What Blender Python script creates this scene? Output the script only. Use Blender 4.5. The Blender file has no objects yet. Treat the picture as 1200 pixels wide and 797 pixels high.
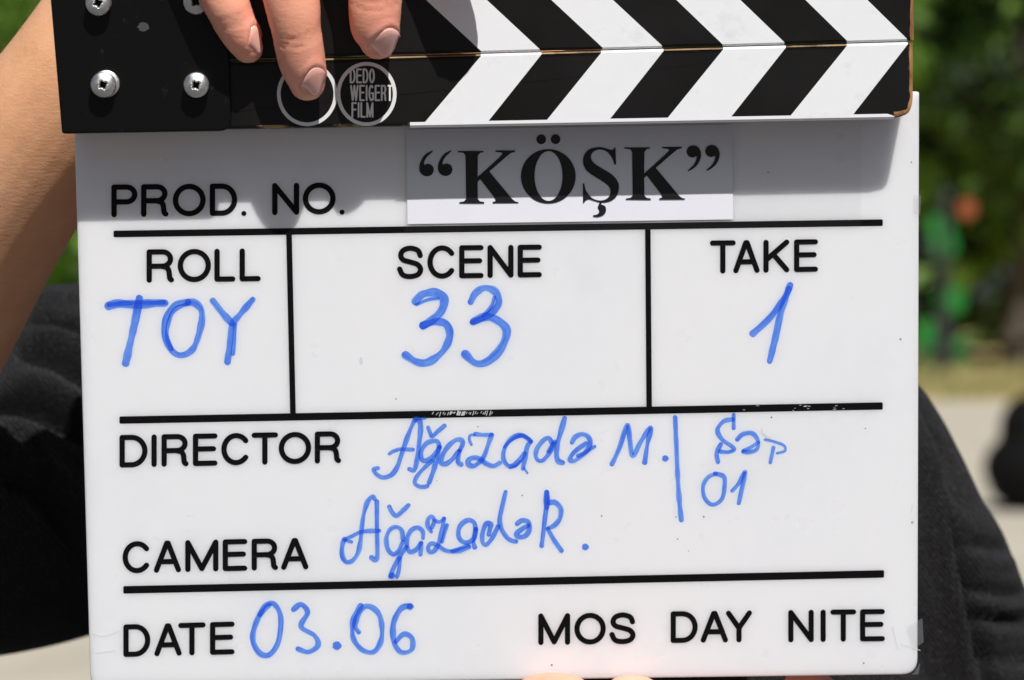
import bpy, bmesh, math, random
import numpy as np
from mathutils import Vector, Matrix, noise
from mathutils.geometry import tessellate_polygon
random.seed(4); RNG = np.random.default_rng(4)
S = bpy.context.scene
COL = S.collection
R = math.radians

# ------------------------------------------------------------------ camera
F, CX, CY = 3600.0, 600.0, 398.5            # focal length in pixels of the 1200 px wide photograph
PITCH = R(.77); CAM = Vector((0, 0, 1.4))
cam = bpy.data.cameras.new('camera'); co = bpy.data.objects.new('camera', cam); COL.objects.link(co)
co.location = CAM; co.rotation_euler = (R(90) - PITCH, 0, 0)
cam.sensor_width = 36; cam.lens = 36 * F / 1200; cam.clip_start = .02; cam.clip_end = 2000
cam.dof.use_dof = True; cam.dof.focus_distance = 1.086; cam.dof.aperture_fstop = 12.0; cam.dof.aperture_blades = 7
S.camera = co
FW = Vector((0, math.cos(PITCH), -math.sin(PITCH))); UP = Vector((0, math.sin(PITCH), math.cos(PITCH))); RT = Vector((1, 0, 0))
def P(px, py, d):                           # a point at pixel px,py, d metres in front of the camera
    if d < 2: d += .486                     # near things are given by their distance from the board
    return CAM + d * (FW + RT * ((px - CX) / F) - UP * ((py - CY) / F))
# pose of the board (solved from its ruled lines)
BR = np.array([[0.9988625515394891, 0.01230594273106855, -0.04606698281330068], [-0.017226282812676554, 0.994003270995753, -0.10798496390794941], [0.04446187481965829, 0.10865569945126262, 0.9930846291551781]])
BT = np.array([-0.1406455352150619, -0.03735022855253333, 1.085937982897543])
def c2w(v): return RT * v[0] - UP * v[1] + FW * v[2]
EU, EV, EN = c2w(BR[:, 0]), -c2w(BR[:, 1]), -c2w(BR[:, 2])
ORG = CAM + c2w(BT)
BM = Matrix(((EU.x, EV.x, EN.x, ORG.x), (EU.y, EV.y, EN.y, ORG.y), (EU.z, EV.z, EN.z, ORG.z), (0, 0, 0, 1)))
def L(px, py, w=0.0):                       # pixel -> board coordinates (right, up, towards the camera) at height w over the slate
    d = np.array([(px - CX) / F, (py - CY) / F, 1.0])
    a = BR.T @ d; b = BR.T @ BT
    s = (-w + b[2]) / a[2]; q = a * s - b
    return Vector((q[0], -q[1], w))
def LW(px, py, w): return BM @ L(px, py, w)

# ------------------------------------------------------------------ sky and sun
sun_dir = (BM.to_3x3() @ Vector((.30, 1.53, 1.0))).normalized()      # towards the sun
elev = math.asin(sun_dir.z); azim = math.atan2(sun_dir.x, sun_dir.y)
W = bpy.data.worlds.new('World'); S.world = W; W.use_nodes = True
nt = W.node_tree; nt.nodes.clear()
sk = nt.nodes.new('ShaderNodeTexSky'); sk.sky_type = 'NISHITA'; sk.sun_disc = False
sk.sun_elevation = elev; sk.sun_rotation = azim; sk.dust_density = 2.0; sk.air_density = .8; sk.ozone_density = 1.0
bg = nt.nodes.new('ShaderNodeBackground'); bg.inputs[1].default_value = .05
wo = nt.nodes.new('ShaderNodeOutputWorld'); nt.links.new(sk.outputs[0], bg.inputs[0]); nt.links.new(bg.outputs[0], wo.inputs[0])
sl = bpy.data.lights.new('sun', 'SUN'); sl.energy = 4.4; sl.angle = R(.53); sl.color = (1.0, .98, .955)
so = bpy.data.objects.new('sun', sl); COL.objects.link(so); so.location = (3, -3, 6)
so.rotation_euler = sun_dir.to_track_quat('Z', 'Y').to_euler()
S.view_settings.view_transform = 'Standard'; S.view_settings.look = 'None'; S.view_settings.exposure = .09; S.view_settings.gamma = 1

# ------------------------------------------------------------------ helpers
def tag(o, label=None, cat=None, group=None, kind=None):
    if label: o['label'] = label
    if cat: o['category'] = cat
    if group: o['group'] = group
    if kind: o['kind'] = kind
    return o
def empty(name, loc=(0, 0, 0)):
    o = bpy.data.objects.new(name, None); COL.objects.link(o); o.location = loc; o.empty_display_size = .05; return o
def mesh(name, V, Fc, mats, parent=None, smooth=False, mi=None, mat_world=None):
    me = bpy.data.meshes.new(name); me.from_pydata([tuple(v) for v in V], [], [tuple(f) for f in Fc])
    for m in (mats if isinstance(mats, (list, tuple)) else [mats]): me.materials.append(m)
    if mi is not None: me.polygons.foreach_set('material_index', list(mi))
    if smooth: me.polygons.foreach_set('use_smooth', [True] * len(me.polygons))
    me.update()
    o = bpy.data.objects.new(name, me); COL.objects.link(o)
    if parent: o.parent = parent
    return o
class MB:
    def __init__(s): s.v = []; s.f = []; s.m = []
    def add(s, V, Fc, m=0):
        n = len(s.v); s.v += [tuple(v) for v in V]; s.f += [tuple(i + n for i in f) for f in Fc]; s.m += [m] * len(Fc)
    def box(s, a, b, m=0):
        x0, y0, z0 = a; x1, y1, z1 = b
        s.add([(x0,y0,z0),(x1,y0,z0),(x1,y1,z0),(x0,y1,z0),(x0,y0,z1),(x1,y0,z1),(x1,y1,z1),(x0,y1,z1)],
              [(0,3,2,1),(4,5,6,7),(0,1,5,4),(1,2,6,5),(2,3,7,6),(3,0,4,7)], m)
    def build(s, name, mats, parent=None, smooth=False): return mesh(name, s.v, s.f, mats, parent, smooth, s.m)

# materials
def mat(name, col=(.5, .5, .5), rough=.5, spec=.5, **kw):
    m = bpy.data.materials.new(name); m.use_nodes = True; b = m.node_tree.nodes['Principled BSDF']
    b.inputs['Base Color'].default_value = (*col, 1); b.inputs['Roughness'].default_value = rough
    b.inputs['Specular IOR Level'].default_value = spec
    for k, v in kw.items():
        b.inputs[k.replace('_', ' ')].default_value = v
    return m
def N(m, t, **kw):
    n = m.node_tree.nodes.new(t)
    for k, v in kw.items(): setattr(n, k, v)
    return n
def LK(m, a, b): m.node_tree.links.new(a, b)
def bsdf(m): return m.node_tree.nodes['Principled BSDF']
def coords(m, scale=(1, 1, 1)):
    tc = N(m, 'ShaderNodeTexCoord'); mp = N(m, 'ShaderNodeMapping'); mp.inputs['Scale'].default_value = scale
    LK(m, tc.outputs['Object'], mp.inputs[0]); return mp.outputs[0]
def ntex(m, vec, scale, detail=3, rough=.5):
    n = N(m, 'ShaderNodeTexNoise'); n.inputs['Scale'].default_value = scale; n.inputs['Detail'].default_value = detail
    n.inputs['Roughness'].default_value = rough; LK(m, vec, n.inputs['Vector']); return n.outputs['Fac']
def ramp(m, fac, stops):
    r = N(m, 'ShaderNodeValToRGB'); e = r.color_ramp.elements
    while len(e) < len(stops): e.new(.5)
    for el, (p, c) in zip(e, stops): el.position = p; el.color = (*c, 1) if len(c) == 3 else c
    LK(m, fac, r.inputs[0]); return r.outputs[0]
def bump(m, h, strength=.3, dist=.001, chain=None):
    b = N(m, 'ShaderNodeBump'); b.inputs['Strength'].default_value = strength; b.inputs['Distance'].default_value = dist
    LK(m, h, b.inputs['Height'])
    if chain: LK(m, chain, b.inputs['Normal'])
    return b.outputs[0]
def mixc(m, fac, a, b, blend='MIX'):
    x = N(m, 'ShaderNodeMix', data_type='RGBA', blend_type=blend)
    if isinstance(fac, float): x.inputs[0].default_value = fac
    else: LK(m, fac, x.inputs[0])
    for i, v in ((6, a), (7, b)):
        if isinstance(v, tuple): x.inputs[i].default_value = (*v, 1)
        else: LK(m, v, x.inputs[i])
    return x.outputs[2]

# white acrylic of the slate, slightly translucent, a little grubby
m_acry = mat('white_acrylic', (.86, .86, .87), .32, .5, Subsurface_Weight=.85, Subsurface_Scale=.0075)
bsdf(m_acry).inputs['Subsurface Radius'].default_value = (1, .97, .95)
v = coords(m_acry)
c = ramp(m_acry, ntex(m_acry, v, 14, 4, .6), [(.32, (.82, .835, .865)), (.5, (.87, .875, .895)), (.66, (.885, .885, .90)), (.8, (.855, .84, .855))])
LK(m_acry, c, bsdf(m_acry).inputs['Base Color'])
LK(m_acry, ramp(m_acry, ntex(m_acry, v, 60, 4), [(.3, (.26,)*3), (.7, (.42,)*3)]), bsdf(m_acry).inputs['Roughness'])
LK(m_acry, bump(m_acry, ntex(m_acry, v, 9, 2), .25, .0006), bsdf(m_acry).inputs['Normal'])
# engraved black paint
m_eng = mat('black_engraving_paint', (.012, .012, .013), .45, .12)
v = coords(m_eng); LK(m_eng, ramp(m_eng, ntex(m_eng, v, 900, 2), [(.3, (.25,)*3), (.7, (.6,)*3)]), bsdf(m_eng).inputs['Roughness'])
LK(m_eng, ramp(m_eng, ntex(m_eng, v, 700, 3, .7), [(.70, (.004, .004, .0045)), (.80, (.10, .10, .10))]), bsdf(m_eng).inputs['Base Color'])
# glossy black board paint with dust and hairline scratches
m_blk = mat('black_gloss_paint', (.012, .011, .011), .35, .28)
v = coords(m_blk, (1, 1, 1)); s1 = ntex(m_blk, coords(m_blk, (30, 260, 40)), 6, 3, .7)
d1 = ramp(m_blk, s1, [(.52, (0, 0, 0)), (.72, (1, 1, 1))])
d2 = ramp(m_blk, ntex(m_blk, v, 260, 4, .75), [(.62, (0, 0, 0)), (.78, (1, 1, 1))])
fac = mixc(m_blk, 1.0, d1, d2, 'MULTIPLY')
at = N(m_blk, 'ShaderNodeAttribute', attribute_name='edge')
wn = ntex(m_blk, coords(m_blk, (60, 160, 160)), 1, 4, .7)
ma0 = N(m_blk, 'ShaderNodeMath', operation='ADD'); LK(m_blk, at.outputs['Fac'], ma0.inputs[0]); LK(m_blk, wn, ma0.inputs[1])
ma = N(m_blk, 'ShaderNodeMapRange'); LK(m_blk, ma0.outputs[0], ma.inputs[0]); ma.inputs[1].default_value = 1.37; ma.inputs[2].default_value = 1.50
base = mixc(m_blk, fac, (.0068, .0062, .006), (.085, .058, .036))
wood = ramp(m_blk, ntex(m_blk, coords(m_blk, (40, 600, 600)), 1, 3), [(.35, (.13, .07, .03)), (.65, (.42, .28, .13))])
LK(m_blk, mixc(m_blk, ma.outputs[0], base, wood), bsdf(m_blk).inputs['Base Color'])
LK(m_blk, ramp(m_blk, ntex(m_blk, v, 35, 4), [(.3, (.3,)*3), (.7, (.5,)*3)]), bsdf(m_blk).inputs['Roughness'])
LK(m_blk, bump(m_blk, ntex(m_blk, v, 120, 3), .15, .0003), bsdf(m_blk).inputs['Normal'])
m_wood = mat('bare_wood_edge', (.33, .17, .07), .7, .3)
LK(m_wood, ramp(m_wood, ntex(m_wood, coords(m_wood, (300, 60, 900)), 1, 4, .7), [(.3, (.10, .045, .02)), (.5, (.34, .16, .06)), (.75, (.55, .33, .16))]), bsdf(m_wood).inputs['Base Color'])
m_wht = mat('white_gloss_paint', (.84, .85, .86), .4, .5)
v = coords(m_wht)
LK(m_wht, ramp(m_wht, ntex(m_wht, v, 90, 5, .75), [(.28, (.76, .76, .76)), (.45, (.85, .86, .87)), (.8, (.83, .83, .84))]), bsdf(m_wht).inputs['Base Color'])
LK(m_wht, bump(m_wht, ntex(m_wht, v, 150, 3), .2, .0003), bsdf(m_wht).inputs['Normal'])
m_plate = mat('black_plate_paint', (.010, .010, .011), .33, .22)
v = coords(m_plate)
pf = mixc(m_plate, 1.0, ramp(m_plate, ntex(m_plate, coords(m_plate, (120, 60, 60)), 2, 4, .8), [(.60, (0, 0, 0)), (.78, (1, 1, 1))]), ramp(m_plate, ntex(m_plate, v, 400, 3, .8), [(.5, (0, 0, 0)), (.7, (1, 1, 1))]), 'MULTIPLY')
LK(m_plate, mixc(m_plate, pf, (.0035, .0035, .004), (.05, .05, .055)), bsdf(m_plate).inputs['Base Color'])
LK(m_plate, bump(m_plate, ntex(m_plate, v, 90, 4), .25, .0004), bsdf(m_plate).inputs['Normal'])
m_steel = mat('zinc_plated_steel', (.78, .77, .74), .42, .5, Metallic=1.0)
v = coords(m_steel); LK(m_steel, ramp(m_steel, ntex(m_steel, v, 900, 3), [(.3, (.34,)*3), (.7, (.52,)*3)]), bsdf(m_steel).inputs['Roughness'])
m_paper = mat('printer_paper', (.88, .88, .94), .6, .3)
LK(m_paper, bump(m_paper, ntex(m_paper, coords(m_paper), 22, 2), .5, .0012), bsdf(m_paper).inputs['Normal'])
m_toner = mat('black_toner', (.006, .006, .008), .42, .3)
m_print = mat('white_screen_print', (.78, .78, .76), .5, .4)
# translucent marker ink
def ink(name, T):
    m = bpy.data.materials.new(name); m.use_nodes = True; t = m.node_tree; t.nodes.clear()
    out = t.nodes.new('ShaderNodeOutputMaterial'); tr = t.nodes.new('ShaderNodeBsdfTransparent'); gl = t.nodes.new('ShaderNodeBsdfGlossy')
    df = t.nodes.new('ShaderNodeBsdfDiffuse'); df.inputs[0].default_value = (.07, .24, .90, 1)
    gl.inputs['Roughness'].default_value = .35; gl.inputs[0].default_value = (.8, .8, .8, 1)
    tc = t.nodes.new('ShaderNodeTexCoord'); ns = t.nodes.new('ShaderNodeTexNoise'); ns.inputs['Scale'].default_value = 220; ns.inputs['Detail'].default_value = 3
    t.links.new(tc.outputs['Object'], ns.inputs['Vector'])
    rp = t.nodes.new('ShaderNodeValToRGB'); e = rp.color_ramp.elements
    e[0].position = .15; e[0].color = (T[0] * 1.5, T[1] * 1.3, 1, 1); e[1].position = .95; e[1].color = (T[0] * .62, T[1] * .72, T[2] * .93, 1)
    at = t.nodes.new('ShaderNodeAttribute'); at.attribute_name = 'dens'
    mm = t.nodes.new('ShaderNodeMath'); mm.operation = 'MULTIPLY_ADD'; mm.inputs[1].default_value = -.22; t.links.new(ns.outputs['Fac'], mm.inputs[0]); t.links.new(at.outputs['Fac'], mm.inputs[2])
    ad = t.nodes.new('ShaderNodeMath'); ad.operation = 'ADD'; ad.inputs[1].default_value = .11; t.links.new(mm.outputs[0], ad.inputs[0])
    t.links.new(ad.outputs[0], rp.inputs[0]); t.links.new(rp.outputs[0], tr.inputs[0])
    m1 = t.nodes.new('ShaderNodeMixShader'); m1.inputs[0].default_value = .22; t.links.new(tr.outputs[0], m1.inputs[1]); t.links.new(df.outputs[0], m1.inputs[2])
    m2 = t.nodes.new('ShaderNodeMixShader'); m2.inputs[0].default_value = .02; t.links.new(m1.outputs[0], m2.inputs[1]); t.links.new(gl.outputs[0], m2.inputs[2])
    t.links.new(m2.outputs[0], out.inputs[0]); return m
m_ink = ink('blue_marker_ink', (.30, .51, .98))
def film(name, dif, gls):
    m = bpy.data.materials.new(name); m.use_nodes = True; t = m.node_tree; t.nodes.clear()
    out = t.nodes.new('ShaderNodeOutputMaterial'); tr = t.nodes.new('ShaderNodeBsdfTransparent'); gl = t.nodes.new('ShaderNodeBsdfGlossy'); df = t.nodes.new('ShaderNodeBsdfDiffuse')
    tr.inputs[0].default_value = (.97, .97, .97, 1); gl.inputs['Roughness'].default_value = .12; df.inputs[0].default_value = (.8, .8, .82, 1)
    a = t.nodes.new('ShaderNodeMixShader'); a.inputs[0].default_value = dif; b = t.nodes.new('ShaderNodeMixShader'); b.inputs[0].default_value = gls
    tc = t.nodes.new('ShaderNodeTexCoord'); ns = t.nodes.new('ShaderNodeTexNoise'); ns.inputs['Scale'].default_value = 60; bp = t.nodes.new('ShaderNodeBump'); bp.inputs['Strength'].default_value = .3; bp.inputs['Distance'].default_value = .001
    t.links.new(tc.outputs['Object'], ns.inputs['Vector']); t.links.new(ns.outputs['Fac'], bp.inputs['Height']); t.links.new(bp.outputs[0], gl.inputs['Normal'])
    t.links.new(tr.outputs[0], a.inputs[1]); t.links.new(df.outputs[0], a.inputs[2]); t.links.new(a.outputs[0], b.inputs[1]); t.links.new(gl.outputs[0], b.inputs[2]); t.links.new(b.outputs[0], out.inputs[0]); return m
m_tape = film('clear_tape', .006, .012); m_tape3 = film('thin_clear_tape', .02, .02); m_tape2 = film('frayed_clear_tape', .10, .06)

# ------------------------------------------------------------------ stroke lettering
def crom(pts, n=7):
    if len(pts) < 3: 
        return [tuple(a + (b - a) * k / 6 for a, b in zip(pts[0], pts[1])) for k in range(7)] if len(pts) == 2 else pts
    q = [pts[0]] + list(pts) + [pts[-1]]; out = []
    for i in range(1, len(q) - 2):
        p0, p1, p2, p3 = (np.array(x, float) for x in q[i-1:i+3])
        for k in range(n):
            t = k / n
            out.append(tuple(.5 * ((2*p1) + (-p0+p2)*t + (2*p0-5*p1+4*p2-p3)*t*t + (-p0+3*p1-3*p2+p3)*t**3)))
    out.append(tuple(pts[-1])); return out
INKR = np.random.default_rng(9)
def ribbon(mb, pts, hw, w0, prof, rampw=0.0, wob=0.0, m=0):
    """pts: Vectors in board coordinates; hw half width in metres; prof: list of (offset factor, height)"""
    pp = [Vector((p[0], p[1])) for p in pts]
    cl = [pp[0]]
    for p in pp[1:]:
        if (p - cl[-1]).length > 1e-5: cl.append(p)
    if len(cl) < 2: cl.append(cl[0] + Vector((1e-4, 0)))
    tang = []
    for i in range(len(cl)):
        a = cl[max(0, i-1)]; b = cl[min(len(cl)-1, i+1)]; t = (b - a)
        tang.append(t.normalized() if t.length > 1e-9 else Vector((1, 0)))
    rows = []
    for k in (.0, .38, .71, .92): rows.append((cl[0] - tang[0] * hw * math.sqrt(max(0, 1 - k * k)), tang[0], k if k else .02))
    for p, t in zip(cl, tang): rows.append((p, t, 1))
    for k in (.92, .71, .38, .0): rows.append((cl[-1] + tang[-1] * hw * math.sqrt(max(0, 1 - k * k)), tang[-1], k if k else .02))
    V = []; n = len(prof); ph = random.random() * 50
    for i, (p, t, k) in enumerate(rows):
        nrm = Vector((-t.y, t.x)); kk = k * (1 + wob * noise.noise(Vector((p.x * 260 + ph, p.y * 260, 0))))
        for o, h in prof:
            V.append((p.x + nrm.x * o * hw * kk, p.y + nrm.y * o * hw * kk, w0 + h * min(1, k * 1.2) + rampw * i / len(rows)))
            if hasattr(mb, 'dens'):
                e = min(i, len(rows) - 1 - i) * .00035
                mb.dens.append(.5 + .75*noise.noise(Vector((i*.045 + ph, o*2.1 + ph*3, 1))) + .35*noise.noise(Vector((i*.3, o*4 + ph, 7))) + .55*math.exp(-(e/.0012)**2) * (1 if i > len(rows)/2 or ph > 30 else .2) - .10*(abs(o) > .95))
    Fc = [(i*n+j, i*n+j+1, (i+1)*n+j+1, (i+1)*n+j) for i in range(len(rows)-1) for j in range(n-1)]
    Fc = [f[::-1] for f in Fc]
    mb.add(V, Fc, m)
FLAT = [(-1, 0), (0, 0), (1, 0)]
GROOVE = [(-1, 0), (-.9, .00013), (-.5, .00003), (.5, .00003), (.9, .00013), (1, 0)]
def arc(cx, cy, rx, ry, a0, a1, n=22):
    return [(cx + rx * math.cos(R(a0 + (a1-a0)*k/n)), cy + ry * math.sin(R(a0 + (a1-a0)*k/n))) for k in range(n+1)]
def bowl(xs, yt, yb, n=16): return [(0, yt)] + arc(xs, (yt+yb)/2, 1-xs, (yt-yb)/2, 90, -90, n) + [(0, yb)]
G = {
 'P': [[(0, 0), (0, 1)], bowl(.60, 1, .46)],
 'R': [[(0, 0), (0, 1)], [(0, 1)] + arc(.60, .745, .36, .255, 90, -90, 16) + [(0, .49)], crom([(.55, .49), (.78, .44), (.88, .33), (.91, .16), (.93, .05), (1, 0)], 4)],
 'O': [arc(.5, .5, .5, .5, 90, 450, 44)],
 'D': [[(0, 0), (0, 1)], [(0, 1)] + arc(.42, .5, .58, .5, 90, -90, 24) + [(0, 0)]],
 'C': [arc(.53, .5, .53, .5, 38, 322, 34)],
 'S': [crom([(.95, .74), (.84, .92), (.5, 1.0), (.17, .93), (.05, .75), (.17, .59), (.5, .51), (.83, .42), (.97, .25), (.85, .07), (.5, 0), (.15, .06), (0, .27)], 5)],
 'A': [[(0, 0), (.47, 1)], [(.53, 1), (1, 0)], [(.16, .31), (.84, .31)]],
 'M': [[(0, 0), (0, 1)], [(0, 1), (.5, .02)], [(.5, .02), (1, 1)], [(1, 1), (1, 0)]],
 'N': [[(0, 0), (0, 1)], [(0, 1), (1, 0)], [(1, 0), (1, 1)]],
 'E': [[(0, 0), (0, 1)], [(0, 1), (1, 1)], [(0, .53), (.93, .53)], [(0, 0), (1, 0)]],
 'F': [[(0, 0), (0, 1)], [(0, 1), (1, 1)], [(0, .53), (.9, .53)]],
 'L': [[(0, 1), (0, 0)], [(0, 0), (1, 0)]],
 'T': [[(0, 1), (1, 1)], [(.5, 1), (.5, 0)]],
 'I': [[(.5, 0), (.5, 1)]],
 'K': [[(0, 0), (0, 1)], [(1, 1), (0, .36)], [(.34, .58), (1, 0)]],
 'Y': [[(0, 1), (.5, .44)], [(1, 1), (.5, .44)], [(.5, .44), (.5, 0)]],
 'W': [[(0, 1), (.25, 0)], [(.25, 0), (.5, 1)], [(.5, 1), (.75, 0)], [(.75, 0), (1, 1)]],
 'G': [arc(.5, .5, .5, .5, 50, 300, 26), [(.55, .48), (1, .48)], [(1, .48), (1, .05)]],
}
SPREAD = {}
def word(name, letters, top, bot, parent, material, sw=5.7, prof=GROOVE, w=.0, dots=(), label=None):
    """letters: (char, left px, right px); top/bot: ((x,y),(x,y)) lines of cap and base"""
    mb = MB(); z = [w]; h = sw / 2
    ln = lambda l, x: l[0][1] + (l[1][1]-l[0][1]) * (x - l[0][0]) / (l[1][0]-l[0][0])
    for ch, x0, x1 in letters:
        for st in G[ch]:
            q = []
            for a, b in st:
                x = (x0 + h) + (x1 - x0 - sw) * a if x1 - x0 > sw + .5 else (x0 + x1) / 2
                yt = ln(top, x) + h; yb = ln(bot, x) - h
                q.append(L(x, yb + (yt - yb) * b, w))
            d = []
            for i in range(len(q)-1):
                k = max(1, int((q[i+1]-q[i]).length / .0015))
                d += [q[i].lerp(q[i+1], t / k) for t in range(k)]
            d.append(q[-1]); z[0] += .000004
            ribbon(mb, d, sw / 3295 / 2, z[0], prof, .000003)
    for x, y, r in dots:
        c = L(x, y, w); n = 14; z[0] += .000004
        V = [(c.x, c.y, z[0] + .0001)] + [(c.x + r/3295*math.cos(6.2832*k/n), c.y + r/3295*math.sin(6.2832*k/n), z[0] + .0001) for k in range(n)]
        mb.add(V, [(0, k+1, (k+1) % n + 1) for k in range(n)])
    o = mb.build(name, material, parent)
    if label: o['label'] = label
    return o
def polyset(name, polys, w, parent, material, label=None):
    mb = MB()
    for pl, dz in polys:
        pts = [L(x, y, w) for x, y in pl]; pts = [Vector((p.x, p.y, w + dz)) for p in pts]
        tr = tessellate_polygon([pts])
        fs = []
        for a, b, c in tr:
            nz = (pts[b]-pts[a]).cross(pts[c]-pts[a]).z
            fs.append((a, b, c) if nz > 0 else (a, c, b))
        mb.add(pts, fs)
    o = mb.build(name, material, parent)
    if label: o['label'] = label
    return o

# slab from an outline (counter-clockwise, board x,y), bevelled front edge; returns object
def slab(name, outline, w0, w1, bev, mats, parent, wear=lambda p: .8, side_mat=0):
    n = len(outline); V = []; E = []
    def inset(d):
        out = []
        for i in range(n):
            p, a, b = outline[i], outline[i-1], outline[(i+1) % n]
            e1 = (p - a).normalized(); e2 = (b - p).normalized()
            n1 = Vector((-e1.y, e1.x)); n2 = Vector((-e2.y, e2.x)); nn = n1 + n2; nn /= max(.3, nn.dot(n1))
            out.append(p + nn * d)
        return out
    rows = [(0, w0, 0.)]
    for k in range(4):
        a = k / 3 * math.pi / 2; rows.append((bev * (1 - math.cos(a)), w1 - bev + bev * math.sin(a), 1. if k else .7))
    rows.append((bev * 1.25, w1, 0.0))
    for d, z, e in rows:
        for p in inset(d): V.append((p.x, p.y, z)); E.append(e * wear(p))
    Fc = []; mi = []
    for r in range(len(rows)-1):
        for i in range(n):
            j = (i+1) % n; Fc.append((r*n+i, r*n+j, (r+1)*n+j, (r+1)*n+i)); mi.append(side_mat if r == 0 else 0)
    Fc.append(tuple((len(rows)-1)*n + i for i in range(n))); mi.append(0)
    Fc.append(tuple(reversed(range(n)))); mi.append(0)
    o = mesh(name, V, Fc, mats, parent, True, mi)
    a = o.data.attributes.new('edge', 'FLOAT', 'POINT'); a.data.foreach_set('value', E)
    o.data.polygons[len(Fc)-2].use_smooth = False; o.data.polygons[len(Fc)-1].use_smooth = False
    for i in range(n): o.data.polygons[i].use_smooth = False
    return o
def rounded(corners, radii, n=7):
    out = []
    for i, p in enumerate(corners):
        r = radii[i]
        if r == 0: out.append(p); continue
        a = (corners[i-1] - p).normalized(); b = (corners[(i+1) % len(corners)] - p).normalized()
        p0 = p + a * r; p2 = p + b * r
        for k in range(n+1):
            t = k / n; out.append(p0 * (1-t)**2 + p * 2*t*(1-t) + p2 * t*t)
    return out
def V2(px, py, w): q = L(px, py, w); return Vector((q.x, q.y))

# ------------------------------------------------------------------ THE CLAPPERBOARD
TH = .0180                                   # thickness of the sticks
board = empty('clapperboard'); board.matrix_world = BM
tag(board, 'white film slate with black and white striped clapper sticks held up in two hands', 'clapperboard')
sl_out = rounded([V2(106, 803.5, 0), V2(1075.3, 790.3, 0), V2(1077.3, 107.5, 0), V2(86.3, 123, 0)], [.004, .0058, .0008, .002])
slate = slab('slate', sl_out, -.0042, 0, .0005, m_acry, board)
# ruled lines
rules = MB(); RZ = .00002
for (xa, ya, xb, yb, wd) in ((133, 274.3, 1034.5, 261, 7.8), (140, 492.4, 1034.5, 475.8, 8.6), (144.5, 691.3, 1036, 672.6, 8.8)):
    hw = wd / 2; RZ += .00001
    a, b, c_, d = L(xa, ya-hw), L(xa, ya+hw), L(xb, yb+hw), L(xb, yb-hw)
    q = rounded([Vector((p.x, p.y)) for p in (a, b, c_, d)], [.0005]*4, 3)
    cx_ = [Vector((p.x, p.y)) for p in q]
    n = len(q); ins = rounded([Vector((p.x, p.y)) for p in (L(xa+1, ya-hw+1), L(xa+1, ya+hw-1), L(xb-1, yb+hw-1), L(xb-1, yb-hw+1))], [.0004]*4, 3)
    rules.add([(p.x, p.y, RZ) for p in q] + [(p.x, p.y, RZ + .00003) for p in ins] , [(i, (i+1) % n, n+(i+1) % n, n+i) for i in range(n)] + [tuple(range(n, 2*n))])
for (xa, ya, xb, yb, wd) in ((338.7, 274, 343.4, 488, 6.6), (759.1, 266, 760.7, 478, 6.4)):
    hw = wd / 2; RZ += .00001
    rules.add([(*L(xa-hw, ya)[:2], RZ+.0001), (*L(xb-hw, yb)[:2], RZ+.0001), (*L(xb+hw, yb)[:2], RZ+.0001), (*L(xa+hw, ya)[:2], RZ+.0001)], [(0, 1, 2, 3)])
tag(rules.build('ruled_lines', m_eng, slate))
sw = 6.3
def pw(name, t, top, bot, dots=()): return word('engraved_word', t, top, bot, slate, m_eng, sw, GROOVE, .00003, dots, label='engraved black word ' + name)
pw('PROD. NO.', [('P', 130.5, 161), ('R', 165.3, 197.4), ('O', 202.5, 241), ('D', 245.8, 278), ('N', 318.9, 350.6), ('O', 354.8, 393.3)], ((130, 216.3), (393, 213.8)), ((130, 254.8), (393, 251.2)), ((285.8, 250.2, 3.0), (400.8, 248.6, 3.0)))
pw('ROLL', [('R', 171.7, 204), ('O', 208.2, 247.2), ('L', 251.2, 275.8), ('L', 280.7, 305.5)], ((171, 292.3), (305, 291)), ((171, 331.5), (305, 329.7)))
pw('SCENE', [('S', 465.2, 496.8), ('C', 500.8, 533.8), ('E', 538, 566.7), ('N', 571.2, 601.8), ('E', 606.5, 635)], ((465, 288), (635, 286.6)), ((465, 327.6), (635, 325)))
pw('TAKE', [('T', 831.8, 862.2), ('A', 859.2, 890.2), ('K', 894.5, 925), ('E', 930.4, 958.6)], ((832, 281.9), (958, 280.3)), ((832, 321), (958, 318.6)))
pw('DIRECTOR', [('D', 140, 172.9), ('I', 177.7, 183.4), ('R', 189.2, 221), ('E', 226, 254.9), ('C', 259.3, 292.5), ('T', 294.8, 325.9), ('O', 326.6, 364.7), ('R', 368.8, 399.8)], ((140, 509.8), (400, 505.2)), ((140, 548.2), (400, 542.8)))
pw('CAMERA', [('C', 143.6, 176.2), ('A', 180.2, 212.2), ('M', 217, 256), ('E', 260.9, 289.9), ('R', 294.8, 325.9), ('A', 329.4, 361.5)], ((143, 634.5), (361, 630)), ((143, 672.3), (361, 667.3)))
pw('DATE', [('D', 144.5, 176.2), ('A', 180.8, 213), ('T', 208.8, 241), ('E', 246, 274.9)], ((144, 731.8), (275, 728.2)), ((144, 770.2), (275, 766.9)))
pw('MOS', [('M', 630.7, 668.2), ('O', 673, 710), ('S', 714, 745.6)], ((630, 718.9), (745, 717.4)), ((630, 756.2), (745, 754.9)))
pw('DAY', [('D', 785.8, 817.7), ('A', 821, 853.2), ('Y', 850.6, 881.3)], ((785, 716.4), (881, 715.2)), ((785, 753.8), (881, 752.7)))
pw('NITE', [('N', 923.6, 953.7), ('I', 961.8, 967.4), ('T', 973, 1003.4), ('E', 1007.7, 1037)], ((923, 714.8), (1037, 713.6)), ((923, 753), (1037, 751.6)))

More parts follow.
